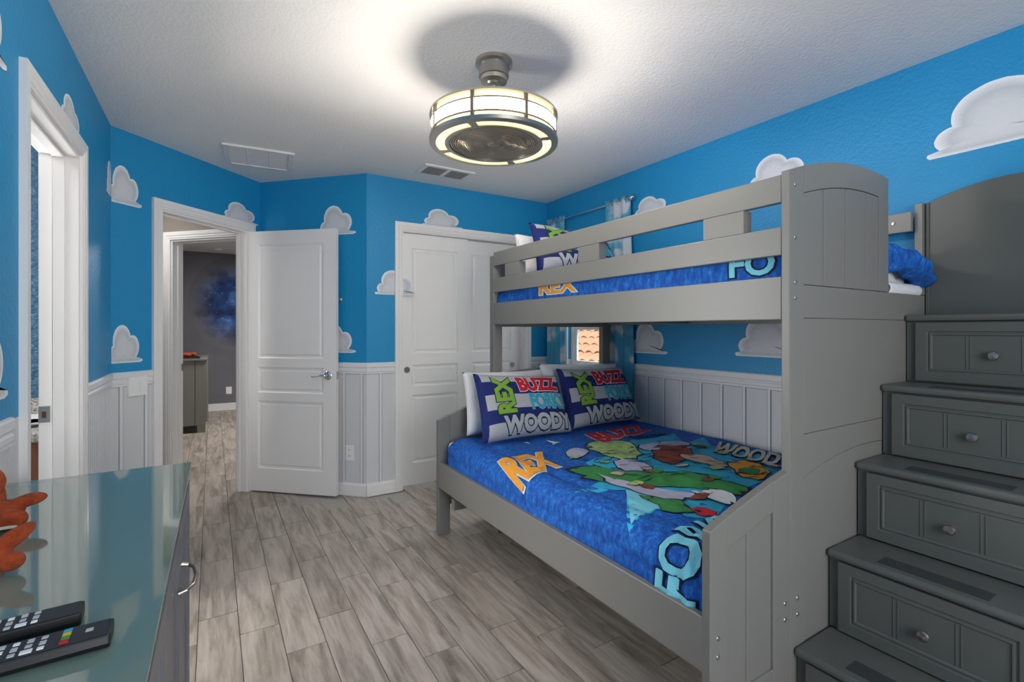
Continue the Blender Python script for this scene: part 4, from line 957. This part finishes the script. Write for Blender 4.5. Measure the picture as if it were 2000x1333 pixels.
GT = tag(MB().box(-.005, ld + .006, -.424, .002, DZ, DZ + .006, fd).build('glass_top', M_gtop, bevel=.0012), 'sheet of pale green glass lying on the grey dresser', 'glass top')
TZ = DZ + .0065

def remote(name, cx, cy, ang, ln, wdt, label, bright):
    o = empty(name, (cx, cy, TZ), label, 'remote', 'black remotes on the glass top')
    rt = Matrix.Rotation(ang, 3, 'Z'); fr3 = lambda a, n, z: Vector((cx, cy, TZ)) + rt @ Vector((a, n, z))
    b = MB(); K = 5
    b.prism([(-wdt / 2 + .004, 0), (wdt / 2 - .004, 0), (wdt / 2, .008), (wdt / 2 - .002, .019), (-wdt / 2 + .002, .019), (-wdt / 2, .008)], -ln / 2, ln / 2, f=lambda a, n, z: fr3(n, a, z), axis=1)
    b.build('remote_body', M_black, o, bevel=.0025)
    MB().box(-ln / 2 + .004, ln / 2 - .004, -wdt / 2 + .004, wdt / 2 - .004, .0188, .0196, fr3).build('face_plate', M_black2, o)
    cols = [M_red, M_green, M_yel, M_cyan]
    if bright:
        for k in range(4): MB().box(ln / 2 - .052, ln / 2 - .043, -.018 + k * .0095, -.0105 + k * .0095, .0195, .0215, fr3).build('color_key', cols[k], o, bevel=.0006)
        MB().box(ln / 2 - .028, ln / 2 - .020, -.002, .006, .0195, .0202, fr3).build('logo_mark', M_grey, o)
    x = ln / 2 - .070 if bright else ln / 2 - .05
    r_ = 0
    while x > -ln / 2 + .008:
        for k in range(3):
            wk = .0035 + .001 * ((k + r_) % 2)
            big = (r_ % 4 == 1 and k == 0)
            MB().box(x - (.006 if big else .0035), x + (.006 if big else .0035), -.014 + k * .013 - wk, -.014 + k * .013 + wk, .0195, .0212, fr3).build('key', M_white if big or (r_ + k) % 4 == 0 else M_grey, o, bevel=.0008)
        x -= .0135; r_ += 1
    return o
remote('tv_remote', -.205, .857, R(2), .175, .050, 'black remote with coloured keys nearest the glass edge', True)
remote('tv_remote', -.262, .935, R(4), .20, .046, 'black remote lying behind the one with coloured keys', False)

def plush(name, lobes, label, extra=None):
    b = MB()
    for (c, r, s) in lobes:
        m4 = Matrix.Translation(Vector(c)) @ Matrix.Rotation(s[3], 4, 'Z') @ Matrix.Rotation(s[4], 4, 'Y') @ Matrix.Diagonal((r * s[0], r * s[1], r * s[2], 1))
        bmesh.ops.create_icosphere(b.bm, subdivisions=3, radius=1, matrix=m4)
    o = b.build(name, M_orange, weld=False)
    rm = o.modifiers.new('r', 'REMESH'); rm.mode = 'VOXEL'; rm.voxel_size = .0035; rm.use_smooth_shade = True
    sm = o.modifiers.new('sm', 'SMOOTH'); sm.iterations = 6
    tag(o, label, 'plush toy', 'orange plush toys on the dresser'); return o
pl = plush('plush_toy', [((-.392, 1.47, TZ + .030), .034, (1.25, 1.05, .85, .2, 0)), ((-.345, 1.475, TZ + .050), .0185, (1.7, 1.0, .75, .1, -.12)), ((-.440, 1.50, TZ + .055), .052, (1, 1, 1.1, 0, 0)), ((-.415, 1.48, TZ + .095), .036, (.9, .9, 1.0, 0, 0)), ((-.365, 1.44, TZ + .022), .022, (1.3, 1, .95, -.1, 0))], 'orange plush toy with rounded limbs, farther one on the glass')
MB().prism([(0, 0), (.02, .004), (.032, 0), (.03, .008), (.018, .012), (.0, .01)], TZ + .012, TZ + .016, f=lambda a, b_, z: Vector((-.385 + a * 1.2, 1.405 + b_, z)), axis=2).build('plush_tag', M_cream, pl)
plush('plush_toy', [((-.308, 1.205, TZ + .050), .0165, (2.6, .95, .95, .35, -.60)), ((-.345, 1.19, TZ + .026), .026, (1.6, 1, .9, .2, -.3)), ((-.300, 1.185, TZ + .020), .018, (1.1, 1, .9, 0, -.2)), ((-.40, 1.21, TZ + .03), .032, (1.2, 1.1, .9, 0, 0))], 'orange plush toy with a raised pointed ear, nearer one on the glass')

# ------------------------------------------------------------------ far room furniture
fdz = .9
fd2 = empty('far_dresser', (-.6, 7.7, 0), 'tall grey dresser standing in the room across the hall', 'dresser')
for xa, xb in ((-1.15, -.505), (-.50, -.335), (-.33, -.185), (-.18, -.072)):
    MB().box(xa, xb, 7.04, 7.06, .09, fdz - .02).build('side_board', M_farcab, fd2, bevel=.003)
MB().box(-1.16, -.075, 7.06, 8.3, .09, fdz - .02).build('carcass', M_farcab, fd2)
MB().box(-1.17, -.05, 7.02, 8.32, fdz - .02, fdz).build('dresser_top', M_farcab, fd2, bevel=.003)
for k in range(3): MB().box(-.074, -.052, 7.08 + k * .41, 7.46 + k * .41, .12, fdz - .04).build('dresser_door', M_farcab, fd2, bevel=.004)
MB().box(-.16, -.075, 7.04, 7.12, 0, .09).box(-.16, -.075, 8.2, 8.28, 0, .09).box(-1.15, -1.07, 7.04, 7.12, 0, .09).build('feet', M_farcab, fd2)
tag(plush('plush_toy', [((-.40, 7.2, fdz + .05), .05, (1, 1, 1, 0, 0)), ((-.405, 7.2, fdz + .13), .04, (1, 1, 1, 0, 0)), ((-.40, 7.2, fdz + .19), .03, (1, 1, 1.2, 0, 0))], 'x'), 'small upright orange plush toy on the far room dresser', 'plush toy')
tag(plush('plush_toy', [((-.27, 7.2, fdz + .045), .03, (2.2, 1, .9, 0, .1)), ((-.20, 7.2, fdz + .055), .026, (1.2, 1, .9, 0, 0))], 'x'), 'small orange plush toy lying on the far room dresser', 'plush toy')
tag(MB().box(-.31, -.13, 7.12, 7.28, fdz, fdz + .02).box(-.25, -.15, 7.14, 7.24, fdz + .02, fdz + .032).build('game_box', M_black, bevel=.004), 'flat dark box under the orange toy on the far dresser', 'box')
tv = empty('television', (-.8, 8.2, 1.6), 'thin black television hung beside the far grey wall', 'television')
MB().box(-.99, -.362, 8.16, 8.19, 1.39, 1.86).build('tv_frame', M_black, tv, bevel=.004); MB().box(-.98, -.372, 8.158, 8.16, 1.40, 1.85).build('tv_screen', M_screen, tv)
MB().box(-.75, -.65, 8.19, 8.8, 1.58, 1.66).build('wall_mount', M_black, tv)
